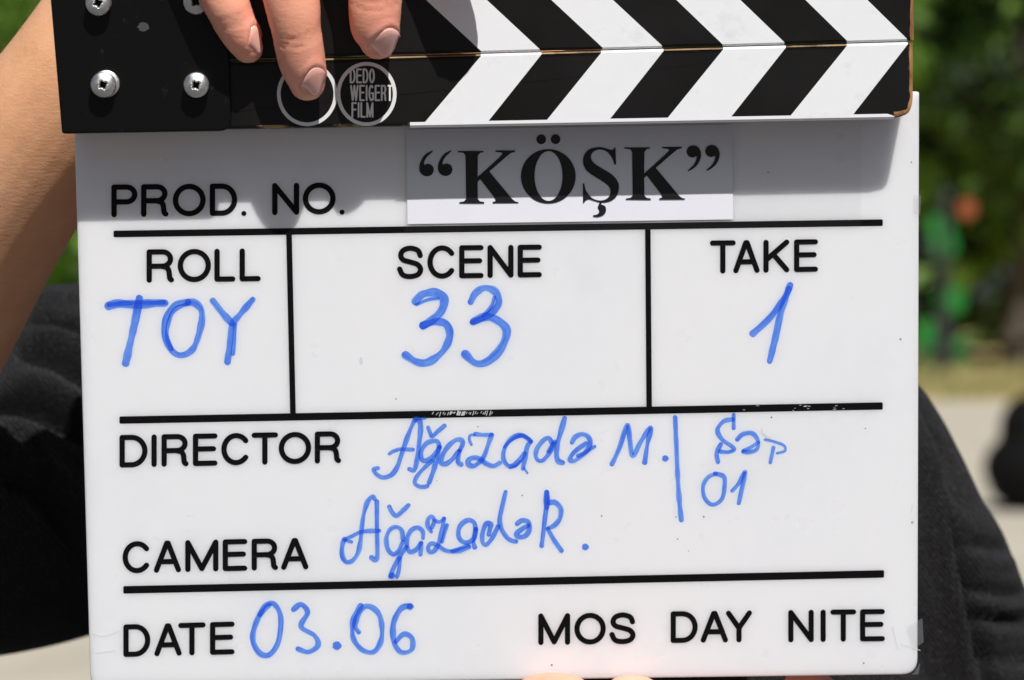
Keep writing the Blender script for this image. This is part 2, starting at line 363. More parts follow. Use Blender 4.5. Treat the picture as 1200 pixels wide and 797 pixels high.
# handwriting in blue marker: strokes traced in the photograph, (origin x, origin y, scale) per group
INK = [(-1, 0), (-.6, 0), (-.2, 0), (.2, 0), (.6, 0), (1, 0)]
def writing(label, ox, oy, k, wd, strokes, blobs=()):
    mb = MB(); mb.dens = []; z = .00005
    for st in strokes:
        ww = wd
        if isinstance(st, tuple): ww, st = st
        q = [L(ox + x*k, oy + y*k, 0) for x, y in crom(st, 8)]
        z += .000014
        ribbon(mb, q, ww / 3295 / 2, z, INK, .000012, .34)
    for x, y, r in blobs:
        z += .000014; c = L(ox + x*k, oy + y*k); n = 16; r = r*k/3295
        V = [(c.x, c.y, z)] + [(c.x + r*(1+.12*math.sin(2.1*t+1))*math.cos(6.2832*t/n), c.y + r*math.sin(6.2832*t/n), z) for t in range(n)]
        mb.add(V, [(0, t+1, (t+1) % n + 1) for t in range(n)]); mb.dens += [.8]*len(V)
    o = mb.build('handwritten_note', m_ink, slate); a = o.data.attributes.new('dens', 'FLOAT', 'POINT'); a.data.foreach_set('value', mb.dens); o['label'] = label; return o
writing('TOY in thick blue marker under ROLL', 100, 260, .3012, 8.2, [
    [(88, 328), (130, 318), (200, 325), (310, 316)], (5.5, [(92, 322), (200, 312), (305, 312)]), (8.8, [(210, 298), (195, 380), (175, 470), (157, 550)]),
    (7.6, [(400, 313), (350, 322), (315, 372), (307, 430), (330, 492), (370, 519), (420, 492), (450, 405), (452, 345), (425, 315), (400, 313)]), (5, [(395, 320), (345, 345), (322, 400), (318, 450), (335, 495)]),
    (8, [(497, 308), (530, 350), (568, 393)]), (7.5, [(650, 303), (600, 362), (572, 400), (563, 470), (553, 545)]), (5.5, [(582, 400), (580, 450), (574, 512)])])
writing('33 in thick blue marker under SCENE', 400, 260, .2761, 9.5, [
    [(315, 338), (345, 308), (400, 300), (435, 325), (428, 372), (395, 410), (347, 440)], (9, [(347, 440), (400, 424), (445, 435), (460, 485), (430, 550), (370, 595), (320, 595), (272, 565)]), (4, [(320, 350), (370, 330), (410, 325)]),
    (8.5, [(550, 338), (570, 302), (610, 280), (655, 298), (668, 345), (630, 392), (560, 425)]), (4, [(600, 400), (635, 360), (650, 320)]),
    (9.5, [(562, 422), (620, 402), (680, 430), (702, 470), (675, 540), (620, 592), (570, 600), (525, 560)])])
writing('1 in thick blue marker under TAKE', 740, 260, .3012, 8.0, [[(472, 435), (540, 372), (595, 295), (617, 247)], [(612, 262), (582, 350), (560, 450), (538, 540)]])
c1 = (430, 480, .12542); c2 = (560, 480, .12542)
writing('first handwritten surname beside DIRECTOR', *c1, 5.6, [
    [(100, 548), (62, 560), (85, 600), (130, 630), (180, 632), (240, 600), (285, 530), (320, 430), (360, 310), (400, 200), (440, 110), (458, 88)],
    [(455, 95), (492, 105), (502, 180), (490, 300), (478, 400), (462, 500), (445, 560), (428, 570), (398, 556)], (4.5, [(212, 412), (250, 388), (310, 370), (370, 372), (430, 374)]), (3, [(455, 92), (500, 88), (545, 80)]),
    (5, [(572, 168), (590, 215), (608, 252), (660, 205), (725, 150)]),
    [(680, 350), (660, 300), (620, 292), (560, 312), (515, 370), (502, 430), (520, 472), (560, 475), (610, 445), (655, 390), (675, 350)],
    [(675, 355), (655, 440), (625, 560), (582, 680)], (5, [(610, 480), (540, 540), (470, 620), (447, 680), (480, 715), (530, 722), (565, 712)]),
    [(868, 380), (895, 320), (880, 282), (830, 285), (770, 330), (720, 400), (690, 470), (700, 502), (740, 505), (800, 460), (855, 390)], [(868, 385), (850, 470), (860, 500), (880, 512)],
    (3.5, [(1005, 235), (965, 240), (958, 280), (975, 325)]), (4.6, [(1010, 228), (1080, 234), (1165, 235)]), [(1165, 235), (1135, 320), (1100, 420), (1062, 480), (1000, 525), (952, 512), (948, 472), (1000, 448), (1062, 462), (1110, 500), (1180, 526), (1240, 498)]])
writing('second half of the first handwritten surname', *c2, 5.6, [
    [(490, 300), (452, 260), (400, 240), (330, 262), (270, 322), (240, 400), (242, 470), (282, 525), (340, 520), (400, 460), (435, 410)], (4, [(250, 350), (310, 285), (400, 245), (470, 268), (500, 295)]), [(495, 300), (462, 345), (440, 450), (420, 550)], (3, [(430, 545), (462, 592)]), (3, [(300, 545), (360, 520), (400, 480)]),
    [(690, 310), (665, 268), (620, 280), (560, 350), (540, 420), (560, 472), (610, 472), (670, 400), (705, 320)], (6.2, [(810, 82), (780, 190), (745, 320), (735, 420), (750, 478), (790, 495)]), (5, [(660, 390), (690, 340), (720, 300)]),
    [(880, 305), (910, 255), (970, 230), (1030, 252), (1050, 320), (1020, 380), (960, 440), (900, 478), (860, 470), (880, 420), (940, 362), (1010, 318)], (4.5, [(935, 432), (1000, 405), (1050, 370), (1090, 345)])])
c3 = (690, 470, .22575)
writing('handwritten M and full stop before the upright stroke', *c3, 5.6, [[(120, 328), (160, 240), (200, 122), (213, 200), (228, 285), (270, 210), (322, 137), (305, 220), (290, 320)]], [(397, 298, 17)])
writing('upright handwritten stroke dividing the names', *c3, 5.6, [[(448, 85), (455, 250), (462, 400), (470, 520), (480, 618)]])
writing('short handwritten word right of the upright stroke', *c3, 5, [[(752, 72), (752, 140)], [(748, 95), (700, 105), (668, 150), (690, 197), (738, 232), (755, 252), (722, 265), (682, 262)], (5.6, [(685, 225), (664, 270), (670, 315)]),
    [(770, 200), (800, 172), (850, 168), (880, 212), (870, 252), (830, 265), (802, 262)], (4.5, [(802, 258), (840, 240), (880, 215)]), (3.4, [(915, 200), (960, 210), (1012, 230), (1018, 258), (978, 270)]), (4.6, [(958, 242), (942, 318)])])
writing('handwritten 01 below the short word', *c3, 5, [[(660, 378), (620, 395), (594, 440), (600, 500), (640, 538), (690, 510), (705, 440), (700, 392), (655, 376)], [(745, 465), (780, 425), (812, 365), (798, 440), (778, 530)]])
c4 = (390, 570, .1506)
writing('second handwritten surname beside CAMERA', *c4, 5.4, [
    [(325, 97), (308, 78), (270, 122), (240, 220), (225, 330), (215, 430), (195, 520), (150, 580), (100, 585), (72, 530), (76, 450), (92, 410)], [(343, 118), (343, 250), (345, 400), (346, 540), (330, 572), (300, 552)], (5, [(90, 415), (150, 387), (230, 352), (360, 345)]), (4, [(95, 418), (145, 432)]),
    (5.4, [(440, 158), (460, 200), (495, 228), (540, 192), (588, 147)]),
    [(545, 410), (535, 342), (490, 315), (440, 342), (416, 410), (430, 490), (470, 528), (512, 500), (545, 432)], [(572, 470), (512, 560), (470, 640), (448, 700)], (5, [(522, 560), (516, 640), (500, 702)]),
    [(702, 400), (700, 350), (660, 320), (610, 342), (580, 400), (578, 470), (602, 510), (650, 490), (685, 442)], [(688, 440), (682, 528)],
    (4.6, [(765, 350), (740, 310), (740, 260), (768, 232), (790, 268), (770, 322)]), (4.2, [(790, 262), (830, 275), (865, 250)]), [(865, 250), (850, 340), (825, 440), (790, 500), (752, 508), (742, 470), (770, 442), (820, 462), (880, 498), (950, 503), (1010, 490), (1060, 470)], (4.5, [(888, 300), (850, 430)])], [(460, 692, 26)])
c5 = (530, 560, .1505)
writing('second half of the second handwritten surname and initial', *c5, 5.6, [
    (4.5, [(0, 574), (60, 550), (125, 525)]), [(182, 400), (168, 347), (120, 330), (62, 372), (46, 440), (70, 490), (120, 503), (168, 470), (182, 400)], [(182, 400), (166, 500), (175, 540)],
    [(285, 440), (292, 400), (298, 362), (262, 360), (236, 430), (236, 500), (265, 520), (310, 470), (355, 380)], [(415, 112), (390, 220), (370, 320), (380, 390), (420, 458), (460, 488), (495, 495)],
    [(505, 357), (540, 332), (590, 342), (600, 400), (570, 450), (520, 460), (500, 435), (540, 400), (592, 370)],
    [(735, 112), (735, 200), (720, 330), (697, 528)], [(750, 195), (800, 190), (845, 242), (835, 320), (790, 372), (748, 390)], [(745, 400), (790, 480), (850, 566)], (6.5, [(735, 112), (736, 230)])], [(1036, 537, 27)])
writing('03.06 in blue marker beside DATE', 120, 660, .35, 6.2, [
    [(558, 140), (522, 182), (503, 250), (525, 300), (560, 306), (590, 260), (597, 180), (575, 137), (545, 142), (527, 172)], [(640, 155), (665, 138), (687, 165), (665, 212), (710, 242), (722, 275), (690, 297), (655, 287)],
    [(865, 142), (840, 190), (840, 250), (870, 290), (910, 296), (935, 250), (930, 180), (900, 147), (868, 152), (846, 205), (858, 230)], [(1030, 142), (1000, 152), (975, 200), (976, 262), (1000, 298), (1035, 290), (1037, 252), (1010, 237), (983, 262)]], [(785, 276, 15), (1030, 145, 12)])
# smudge, specks, scraped ruled line
dm = MB()
for x, y, r in ((612, 580.5, .9), (705, 604.5, .9), (824.6, 605.5, 1.1), (794, 631.7, .8), (807, 645.5, .6), (904, 489, 1), (1055, 397.4, 1.1), (646.5, 779.3, 1.1), (464, 467.5, .8), (792, 605.5, .7), (512, 563.5, .6), (1014, 502, .8), (1012, 777, 1), (560, 500, .8), (900, 202, .9), (1068, 190, .8), (1069, 612, 1.4)):
    c = L(x, y); n = 8; r = r * .9 / 3295
    dm.add([(c.x + r*(1+.3*random.random())*math.cos(6.28*t/n), c.y + r*math.sin(6.28*t/n), .00025) for t in range(n)], [tuple(range(n))])
tag(dm.build('specks_of_dirt', mat('dirt', (.10, .09, .08), .8), slate), kind='stuff')
sm = MB(); c = L(423, 423)
sm.add([(c.x + 2.2/3295*math.cos(6.28*t/12), c.y + 5/3295*math.sin(6.28*t/12), .0003) for t in range(12)], [tuple(range(12))])
m_smudge = film('faint_blue_smudge', .12, 0.0); m_smudge.node_tree.nodes['Diffuse BSDF'].inputs[0].default_value = (.1, .2, .8, 1)
sm.build('ink_smudge', m_smudge, slate)
sc = MB()
for k in range(26):
    x = 508 + k * 2.75 + random.uniform(-1, 1); y = 484.6 - (x-508)*.018 + random.uniform(-.8, .8); hl = random.uniform(.8, 3.0) * (1 if 515 < x < 576 else .5); wd = .9 if not 528 < x < 544 else 2.1
    sc.add([(*L(x-wd/2-.8, y+hl)[:2], .00045), (*L(x+wd/2-.8, y+hl)[:2], .00045), (*L(x+wd/2+.8, y-hl)[:2], .00045), (*L(x-wd/2+.8, y-hl)[:2], .00045)], [(0, 1, 2, 3)])
for k in range(14):
    x = random.uniform(860, 990); y = 478.8 - (x-860)*.018 + random.uniform(-3.5, 3.5); wd = random.uniform(.5, 4)
    sc.add([(*L(x, y+.3)[:2], .00045), (*L(x+wd, y+.3)[:2], .00045), (*L(x+wd, y-.3)[:2], .00045), (*L(x, y-.3)[:2], .00045)], [(0, 1, 2, 3)])
tag(sc.build('scrape_marks', mat('scraped_white', (.55, .55, .55), .5), slate), kind='stuff')
# faint grey scratch by the short word
sc2 = MB(); ribbon(sc2, [L(690+x*.22575, 470+y*.22575) for x, y in crom([(898, 140), (903, 165), (925, 182), (945, 195)], 4)], 1.3/3295/2, .0003, FLAT)
for pts_ in ([(1069, 591), (1068, 600)], [(1068, 613), (1071, 610)], [(1046, 735), (1052, 760)], [(1056, 755), (1078, 762)], [(108, 742), (122, 745), (140, 739)], [(112, 765), (135, 762)]):
    ribbon(sc2, [L(x, y) for x, y in crom(pts_, 4)], .7/3295/2, .0003, FLAT)
tag(sc2.build('hairline_scratches', mat('scratch_grey', (.68, .68, .69), .6), slate), kind='stuff')

# paper title strip under clear tape
def sheet(name, c4, w, m, parent, nx=24, ny=6, amp=0., up=0.):
    V = []; 
    for j in range(ny+1):
        for i in range(nx+1):
            s, t = i/nx, j/ny
            x = (c4[0][0]*(1-s)+c4[1][0]*s)*(1-t) + (c4[3][0]*(1-s)+c4[2][0]*s)*t
            y = (c4[0][1]*(1-s)+c4[1][1]*s)*(1-t) + (c4[3][1]*(1-s)+c4[2][1]*s)*t
            p = L(x, y); V.append((p.x, p.y, w + amp * noise.noise(Vector((x*.02, y*.03, 3)))))
    Fc = [(j*(nx+1)+i, (j+1)*(nx+1)+i, (j+1)*(nx+1)+i+1, j*(nx+1)+i+1) for j in range(ny) for i in range(nx)]
    return mesh(name, V, Fc, m, parent, True)
paper = sheet('title_paper', [(476, 152), (858, 146), (859, 257), (477.5, 262.5)], .00045, m_paper, board, amp=.00012)
paper['label'] = 'white paper strip with the quoted title in bold serif capitals'
q1 = lambda x, y: (480 + x/6, 150 + y/6)
q2 = lambda x, y: (670 + x/6, 150 + y/6)
K = [(338,162),(520,162),(520,170),(496,175),(480,195),(478,345),(560,272),(625,212),(652,185),(648,173),(604,168),(604,158),(742,158),(742,168),(712,176),(680,202),(560,306),(722,500),(745,518),(765,521),(765,528),(584,528),(584,520),(604,515),(604,500),(497,360),(478,377),(480,500),(495,516),(525,521),(525,530),(350,530),(350,521),(383,516),(397,500),(395,340),(393,195),(380,175),(338,170)]
def ell(cx, cy, rx, ry, n=40): return [(cx + rx*math.cos(6.28318*k/n), cy + ry*math.sin(6.28318*k/n)) for k in range(n)]
quo = crom([(160,160),(118,180),(88,215),(70,260),(70,300),(88,328),(122,340),(155,328),(170,295),(158,264),(130,252),(104,258),(104,235),(122,205),(160,168),(160,160)], 5)[:-1]
quoR = crom([(820,305),(858,283),(890,250),(908,205),(906,165),(888,135),(855,122),(822,134),(808,165),(820,196),(850,208),(876,200),(874,225),(855,262),(818,297),(820,305)], 5)[:-1]
Sg = [(308,138),(312,258),(299,258)] + crom([(299,258),(285,215),(250,170),(200,152),(152,168),(135,205),(155,245),(210,282),(280,325),(320,370),(332,420),(315,480),(270,515),(210,524),(160,512),(120,500),(95,512),(88,525)], 4)[1:] + [(80,525),(78,390),(89,390)] + crom([(89,390),(100,440),(140,490),(195,510),(245,498),(272,460),(262,415),(215,375),(150,335),(100,295),(80,245),(85,195),(120,152),(180,135),(230,140),(268,152),(290,152),(299,138)], 4)[1:]
ced = crom([(200,518),(216,518),(206,536),(235,550),(241,585),(220,613),(185,625),(150,622)], 4) + crom([(150,614),(182,606),(194,582),(184,562),(186,545)], 4)
oo = []
eo = ell(975, 340, 193, 191, 44); ei = ell(977, 338, 98, 175, 44)
polys = [([q1(x, y) for x, y in K], 0), ([q1(x, y) for x, y in quo], 0), ([q1(x+131, y-2) for x, y in quo], 0)]
for k in range(44): polys.append(([q1(*eo[k]), q1(*eo[(k+1) % 44]), q1(*ei[(k+1) % 44]), q1(*ei[k])], 0))
polys += [([q1(*p) for p in ell(925, 80, 34, 35, 20)], 0), ([q1(*p) for p in ell(1026, 79, 34, 35, 20)], 0)]
polys += [([q2(x, y) for x, y in Sg], 0), ([q2(x, y) for x, y in ced], .000003), ([(q1(x, y)[0] + 195.2, q1(x, y)[1] - 4.2) for x, y in K], 0), ([q2(x, y) for x, y in quoR], 0), ([q2(x+131, y-3) for x, y in quoR], 0)]
polyset('title_lettering', polys, .0007, paper, m_toner)
tape = sheet('clear_tape', [(474, 154), (1010, 146), (1008, 268), (474, 272)], .00085, m_tape, board, amp=.0001)
tape['label'] = 'clear adhesive tape over the title strip'
t2 = MB()
for pts_, w_ in (([(1062, 733), (1080.5, 724), (1082, 752), (1070, 760)], .0009), ([(1071, 787), (1078, 776), (1076, 789.5), (1068, 790)], .0008), ([(1070, 228), (1079, 229), (1078, 252), (1070, 250)], .0006)):
    q = [L(x, y) for x, y in pts_]; t2 = MB(); t2.add([(p.x, p.y, w_) for p in q], [tuple(reversed(range(len(q))))])
    t2.build('frayed_tape', m_tape3 if w_ == .0006 and pts_[0][0] == 1049 else m_tape2, board)

# ---- sticks
g0, g1 = (62, 76.2), (1069, 48.2)                        # the gap between the sticks
def gl(x): return g0[1] + (g1[1]-g0[1])*(x-g0[0])/(g1[0]-g0[0])
def bl(x): return 155.4 + (139.0-155.4)*(x-72)/(1000-72)     # bottom edge of the lower stick
low = slab('lower_stick', rounded([V2(72, bl(72), TH), V2(1068.5, bl(1068), TH), V2(1069.5, gl(1069)+1.0, TH), V2(66, gl(66)+1.0, TH)], [.001, .0062, .0006, .0006]), .0002, TH, .0013, [m_blk, m_wood], board, lambda p: 1.0 if p.y > V2(72, 110, TH).y - .0 else .86)
low['label'] = 'lower clapper stick with rising white stripes'
uph = 92
upp = slab('upper_stick', rounded([V2(66, gl(66)-.6, TH), V2(1070, gl(1070)-.6, TH), V2(1071.5, gl(1070)-uph, TH), V2(58, gl(60)-uph, TH)], [.0006, .0006, .0015, .0015]), .0002, TH, .0008, [m_blk, m_wood], board, lambda p: .78)
upp['label'] = 'upper clapper stick with falling white stripes'
# bare wood right ends: thin worn facing following each end
def endcap(stick, x0, ya, yb, rr):
    mb = MB()
    q = crom([(x0, ya), (x0, (ya+yb)/2), (x0, yb-22 if rr else yb), (x0-3.0, yb-9), (x0-9, yb-3.5), (x0-21, yb-1.0)] if rr else [(x0, ya), (x0, (ya+yb)/2), (x0, yb)], 6)
    V = []; n = len(q)
    for i, (x, y) in enumerate(q):
        a = q[max(0, i-1)]; b = q[min(n-1, i+1)]; dx, dy = b[0]-a[0], b[1]-a[1]; l = math.hypot(dx, dy); nx, ny = -dy/l, dx/l    # inward
        if nx > 0: nx, ny = -nx, -ny
        wob = 1 + .35*noise.noise(Vector((x*.09, y*.11, 5))); wd = 3.6*wob*(1.0 if not rr else 1 + .7*max(0, (i-n*.55)/(n*.45)))
        for off, w in ((.9, .001), (.9, TH-.0012), (0.45, TH-.0003), (-.6, TH+.00006), (-wd, TH+.00003)):
            p = L(x - nx*off*1.0, y - ny*off*1.0, TH); V.append((p.x, p.y, w))
    k = 5; Fc = [(i*k+j, (i+1)*k+j, (i+1)*k+j+1, i*k+j+1) for i in range(n-1) for j in range(k-1)]
    mesh('worn_end', V, Fc, m_wood, stick, True)
endcap(low, 1069.2, gl(1069)+1.6, bl(1068), True); endcap(upp, 1070.4, gl(1070)-uph+3, gl(1070)-1.2, False)
# white stripes
def stripe(stick, pts, name='white_stripe', w=TH+.00008, extra=None):
    q = [L(x, y, TH) for x, y in pts]; V = [(p.x, p.y, w) for p in q]
    Fc = [tuple(range(len(q)))]
    a = (V[1][0]-V[0][0])*(V[2][1]-V[0][1]) - (V[1][1]-V[0][1])*(V[2][0]-V[0][0])
    if a < 0: Fc = [tuple(reversed(range(len(q))))]
    if extra:                                 # stripe turning over the worn edge
        i, j, dy = extra; n = len(V)
        pi, pj = V[i], V[j]
        for z, o in ((TH-.0002, .45), (TH-.0009, .95)):
            V += [(pi[0], pi[1] + dy*o, z), (pj[0], pj[1] + dy*o, z)]
        f1 = (i, j, n+1, n); f2 = (n, n+1, n+3, n+2)
        Fc += [f1, f2]
    o = mesh(name, V, Fc, m_wht, stick); return o
bot = lambda x: bl(x) - 4.6
for xb0, xb1, xt0, xt1 in ((497.5, 572, 563.5, 634.5), (640.5, 714.5, 704.5, 777.5), (782, 856.5, 847.5, 920.8), (926, 999.3, 992.3, 1063.8)):
    stripe(low, [(xb0, bot(xb0)+.4), (xb1, bot(xb1)+.4), (xt1, gl(xt1)+3.6), (xt0, gl(xt0)+3.6)], extra=(3, 2, .0009))
stripe(low, [(480.5, bl(480)-4.9), (1040, bl(1040)-4.9), (1048, bl(1048)-2.0), (1048, bl(1048)-1.2), (480.5, bl(480)-1.2)], 'white_border', TH+.00012, (4, 3, -.0009))
ub = lambda x: gl(x) - 3.0
for xb0, xb1, dx in ((563.5, 632.5, -76), (706, 776, -76), (846.5, 919.3, -73.5), (992.5, 1063, -72)):
    dx *= uph / gl(1000) * .62 if False else (uph - 6) / 57.0 * .80
    yb0, yb1 = ub(xb0), ub(xb1)
    stripe(upp, [(xb0+dx, yb0-uph+7), (xb1+dx, yb1-uph+7), (xb1, yb1+.4), (xb0, yb0+.4)], extra=(3, 2, -.0008))
stripe(upp, [(421+0, ub(421)-uph+7), (490-0, ub(490)-uph+7), (497, ub(497)-uph+16), (428, ub(428)-uph+16)]) if False else None
# two printed rings and the maker's lettering
rg = MB()
for cx0, cy0, rx0, ry0 in ((359.9, 110.3, 33.2, 35.4), (429.6, 110.2, 33.0, 35.4)):
    n = 64; V = []
    for k in range(n):
        a = 6.28318*k/n
        for s in (2.15, -2.15):
            p = L(cx0 + (rx0+s)*math.cos(a), cy0 + (ry0+s)*math.sin(a), TH); V.append((p.x, p.y, TH + .00007))
    rg.add(V, [(2*k, 2*k+1, 2*((k+1) % n)+1, 2*((k+1) % n)) for k in range(n)])
rg.build('printed_rings', m_print, low)
def cond(txt, x0, x1, yt, yb):
    out = []; wts = {'I': .5, 'W': 1.45, 'M': 1.3}; tot = sum(wts.get(c, 1) for c in txt); x = x0
    for c in txt:
        w = (x1-x0)*wts.get(c, 1)/tot; out.append((c, x+.35, x+w-.35)); x += w
    mb = MB(); z = TH+.00008; sw2 = 2.1
    for c, a, b in out:
        for st in G[c]:
            q = []
            for u, t in st:
                xx = a+sw2/2 + (b-a-sw2)*u if b-a > sw2+.5 else (a+b)/2
                p = L(xx, yb-sw2/2 + (yt-yb+sw2)*t, TH); q.append(p)
            z += .000003; ribbon(mb, q, sw2/3395/2, z, FLAT)
    o = mb.build('printed_lettering', m_print, low); return o
cond('DEDO', 409.5, 439.6, 80.3, 97.6); cond('WEIGERT', 410, 460.5, 99.5, 118.5); cond('FILM', 411.5, 438.0, 119.8, 138)

# ---- hinge plate with screws
PT = .0032
def LP(px, py): return V2(px, py, TH + PT)
pl_out = rounded([LP(72.5, 157.0), LP(271, 153.6), LP(266, -18), LP(58, -14)], [.0012, .004, .003, .003])
plate = slab('hinge_plate', pl_out, TH + .0001, TH + PT, .0007, m_plate, board)
plate['label'] = 'black hinge plate fixed with cross-head screws'
def screw_mesh():
    r0 = .0044; H = .0062; V = []; nr, na = 26, 56
    for i in range(nr+1):
        r = r0 * i / nr
        for k in range(na):
            a = 6.28318*k/na; x, y = r*math.cos(a), r*math.sin(a)
            dome = H - .0018*(r/r0)**2.4 if i < nr else H - .0026
            ax, ay = abs(x), abs(y)
            arm = .00050; reach = .0018
            ms = max(0, min(1, (arm*1.25-ax)/.00035)) * max(0, min(1, (reach-ay)/.0009)); mt = max(0, min(1, (arm*1.25-ay)/.00035)) * max(0, min(1, (reach-ax)/.0009))
            core = max(0, min(1, (.00125-r)/.0007))
            V.append((x, y, dome - .0034*max(ms*.8, mt*.8, core)))
    for k in range(na): a = 6.28318*k/na; V.append((r0*.97*math.cos(a), r0*.97*math.sin(a), 0))
    Fc = [(i*na+k, i*na+(k+1) % na, (i+1)*na+(k+1) % na, (i+1)*na+k) for i in range(nr+1) for k in range(na)]
    Fc = [f[::-1] for f in Fc]
    return V, Fc, [1 if (i <= nr*.62 and sum(V[j][2] for j in f)/4 < H-.0020) else 0 for f, i in zip(Fc, [i for i in range(nr+1) for k in range(na)])]  # recess faces get the black paint as painted shade inside the cross
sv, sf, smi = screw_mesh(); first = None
for x, y, rz in ((120.5, 99.5, .5), (229.5, 99.8, .62), (114.5, 3.5, .3), (229, 2, .9)):
    # head centre is seen at x,y; the head stands on the plate
    c = L(x, y, TH + PT + .0058)
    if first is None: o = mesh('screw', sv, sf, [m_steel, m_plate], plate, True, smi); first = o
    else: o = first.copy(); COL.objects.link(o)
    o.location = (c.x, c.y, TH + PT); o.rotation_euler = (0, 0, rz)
wsh = MB()
c = L(122, 100, TH+PT); n = 40
rr = [(.0024, .0012), (.0044, .0012), (.0047, .0009), (.0047, 0)]
c2_ = L(124.5, 98.2, TH+PT)
wsh.add([(c2_.x + r*math.cos(6.28318*k/n), c2_.y + r*math.sin(6.28318*k/n), TH+PT+h) for r, h in rr for k in range(n)], [(i*n+k, (i+1)*n+k, (i+1)*n+(k+1) % n, i*n+(k+1) % n) for i in range(3) for k in range(n)])
wsh.build('washer', m_steel, plate, True)
pm = MB(); c = L(168, 31.5, TH+PT)
pm.add([(c.x + .0019*math.cos(6.28*t/14)*(1+.2*math.sin(3*t)), c.y + .0016*math.sin(6.28*t/14), TH+PT+.00005) for t in range(14)], [tuple(range(14))])
pm.build('paint_fleck', mat('grey_fleck', (.05, .05, .055), .7), plate)

# ------------------------------------------------------------------ THE PERSON
m_skin = mat('skin', (.6, .35, .25), .48, .4, Subsurface_Weight=.25, Subsurface_Scale=.006)
bsdf(m_skin).inputs['Subsurface Radius'].default_value = (1, .35, .2)
v = coords(m_skin)
at = N(m_skin, 'ShaderNodeAttribute', attribute_name='flush')
mott = ntex(m_skin, v, 45, 4, .6)
c0 = ramp(m_skin, mott, [(.3, (.80, .41, .21)), (.7, (.92, .50, .28))])
c1_ = ramp(m_skin, mott, [(.3, (.93, .35, .25)), (.7, (.99, .45, .33))])
LK(m_skin, mixc(m_skin, at.outputs['Fac'], c0, c1_), bsdf(m_skin).inputs['Base Color'])
hairn = ntex(m_skin, coords(m_skin, (260, 260, 900)), 1.0, 3, .6)
fine = ntex(m_skin, v, 1300, 3, .7)
LK(m_skin, bump(m_skin, fine, .28, .0004, bump(m_skin, hairn, .22, .0006)), bsdf(m_skin).inputs['Normal'])
m_nail = mat('fingernail', (.74, .44, .37), .2, .5, Subsurface_Weight=.2, Subsurface_Scale=.002)
LK(m_nail, ramp(m_nail, ntex(m_nail, coords(m_nail), 160, 2), [(.3, (.97, .45, .37)), (.7, (1.0, .56, .48))]), bsdf(m_nail).inputs['Base Color'])

def tube(mb, pts, seg=18, sub=5, flat=None):
    """closed tapered tube through (Vector, radius[, flatten])"""
    ps = [np.array([*p[0], p[1], p[2] if len(p) > 2 else 1.0]) for p in pts]
    sp = [np.array(x) for x in crom([tuple(p) for p in ps], sub)] if len(ps) > 2 else [ps[0]*(1-t/4) + ps[1]*t/4 for t in range(5)]
    C = [Vector(s[:3]) for s in sp]; Rr = [s[3] for s in sp]; Fl = [s[4] for s in sp]
    T = [(C[min(i+1, len(C)-1)] - C[max(i-1, 0)]).normalized() for i in range(len(C))]
    ref = flat if flat is not None else Vector((0, -1, 0))
    rows = []
    for k in (1, .95, .8, .55, .25): rows.append((C[0] - T[0]*Rr[0]*k, T[0], Rr[0]*math.sqrt(max(.0004, 1-k*k)), Fl[0]))
    for c, t, r, f in zip(C, T, Rr, Fl): rows.append((c, t, r, f))
    for k in (.25, .55, .8, .95, 1): rows.append((C[-1] + T[-1]*Rr[-1]*k, T[-1], Rr[-1]*math.sqrt(max(.0004, 1-k*k)), Fl[-1]))
    V = []
    for c, t, r, f in rows:
        n1 = (ref - t * ref.dot(t)).normalized(); n2 = t.cross(n1)
        for k in range(seg):
            a = 6.28318*k/seg; V.append(c + n1 * (r*f*math.cos(a)) + n2 * (r*math.sin(a)))
    Fc = [(i*seg+k, i*seg+(k+1) % seg, (i+1)*seg+(k+1) % seg, (i+1)*seg+k) for i in range(len(rows)-1) for k in range(seg)]
    Fc += [tuple(reversed(range(seg))), tuple((len(rows)-1)*seg + k for k in range(seg))]
    mb.add(V, Fc)
def ball(mb, c, rx, ry, rz, rot=None, n=36, m=24):
    V = []
    for i in range(m+1):
        th = math.pi*i/m
        for k in range(n):
            p = Vector((rx*max(.02, math.sin(th))*math.cos(6.28318*k/n), ry*max(.02, math.sin(th))*math.sin(6.28318*k/n), rz*math.cos(th)))
            if rot: p.rotate(rot)
            V.append(Vector(c) + p)
    Fc = [((i+1)*n+k, (i+1)*n+(k+1) % n, i*n+(k+1) % n, i*n+k) for i in range(m) for k in range(n)] + [tuple(range(n)), tuple(reversed([m*n+k for k in range(n)]))]
    mb.add(V, Fc)
def remeshed(name, mb, voxel, mats, parent, smooth_it=8, smooth_f=.5):
    me = bpy.data.meshes.new(name); me.from_pydata([tuple(v) for v in mb.v], [], mb.f); me.update()
    bm = bmesh.new(); bm.from_mesh(me); bmesh.ops.recalc_face_normals(bm, faces=bm.faces); bm.to_mesh(me); bm.free()
    o = bpy.data.objects.new(name, me); COL.objects.link(o)
    r = o.modifiers.new('r', 'REMESH'); r.mode = 'VOXEL'; r.voxel_size = voxel
    s = o.modifiers.new('s', 'SMOOTH'); s.iterations = smooth_it; s.factor = smooth_f
    dg = bpy.context.evaluated_depsgraph_get(); dg.update()
    m2 = bpy.data.meshes.new_from_object(o.evaluated_get(dg)); m2.name = name
    o.modifiers.clear(); o.data = m2; bpy.data.meshes.remove(me)
    m2.materials.clear(); m2.materials.append(mats)
    m2.polygons.foreach_set('use_smooth', [True]*len(m2.polygons))
    if parent: o.parent = parent
    return o
def verts(o): a = np.empty(len(o.data.vertices)*3); o.data.vertices.foreach_get('co', a); return a.reshape(-1, 3)
def setverts(o, a): o.data.vertices.foreach_set('co', a.ravel()); o.data.update()
def normals(o): a = np.empty(len(o.data.vertices)*3); o.data.vertex_normals.foreach_get('vector', a); return a.reshape(-1, 3)

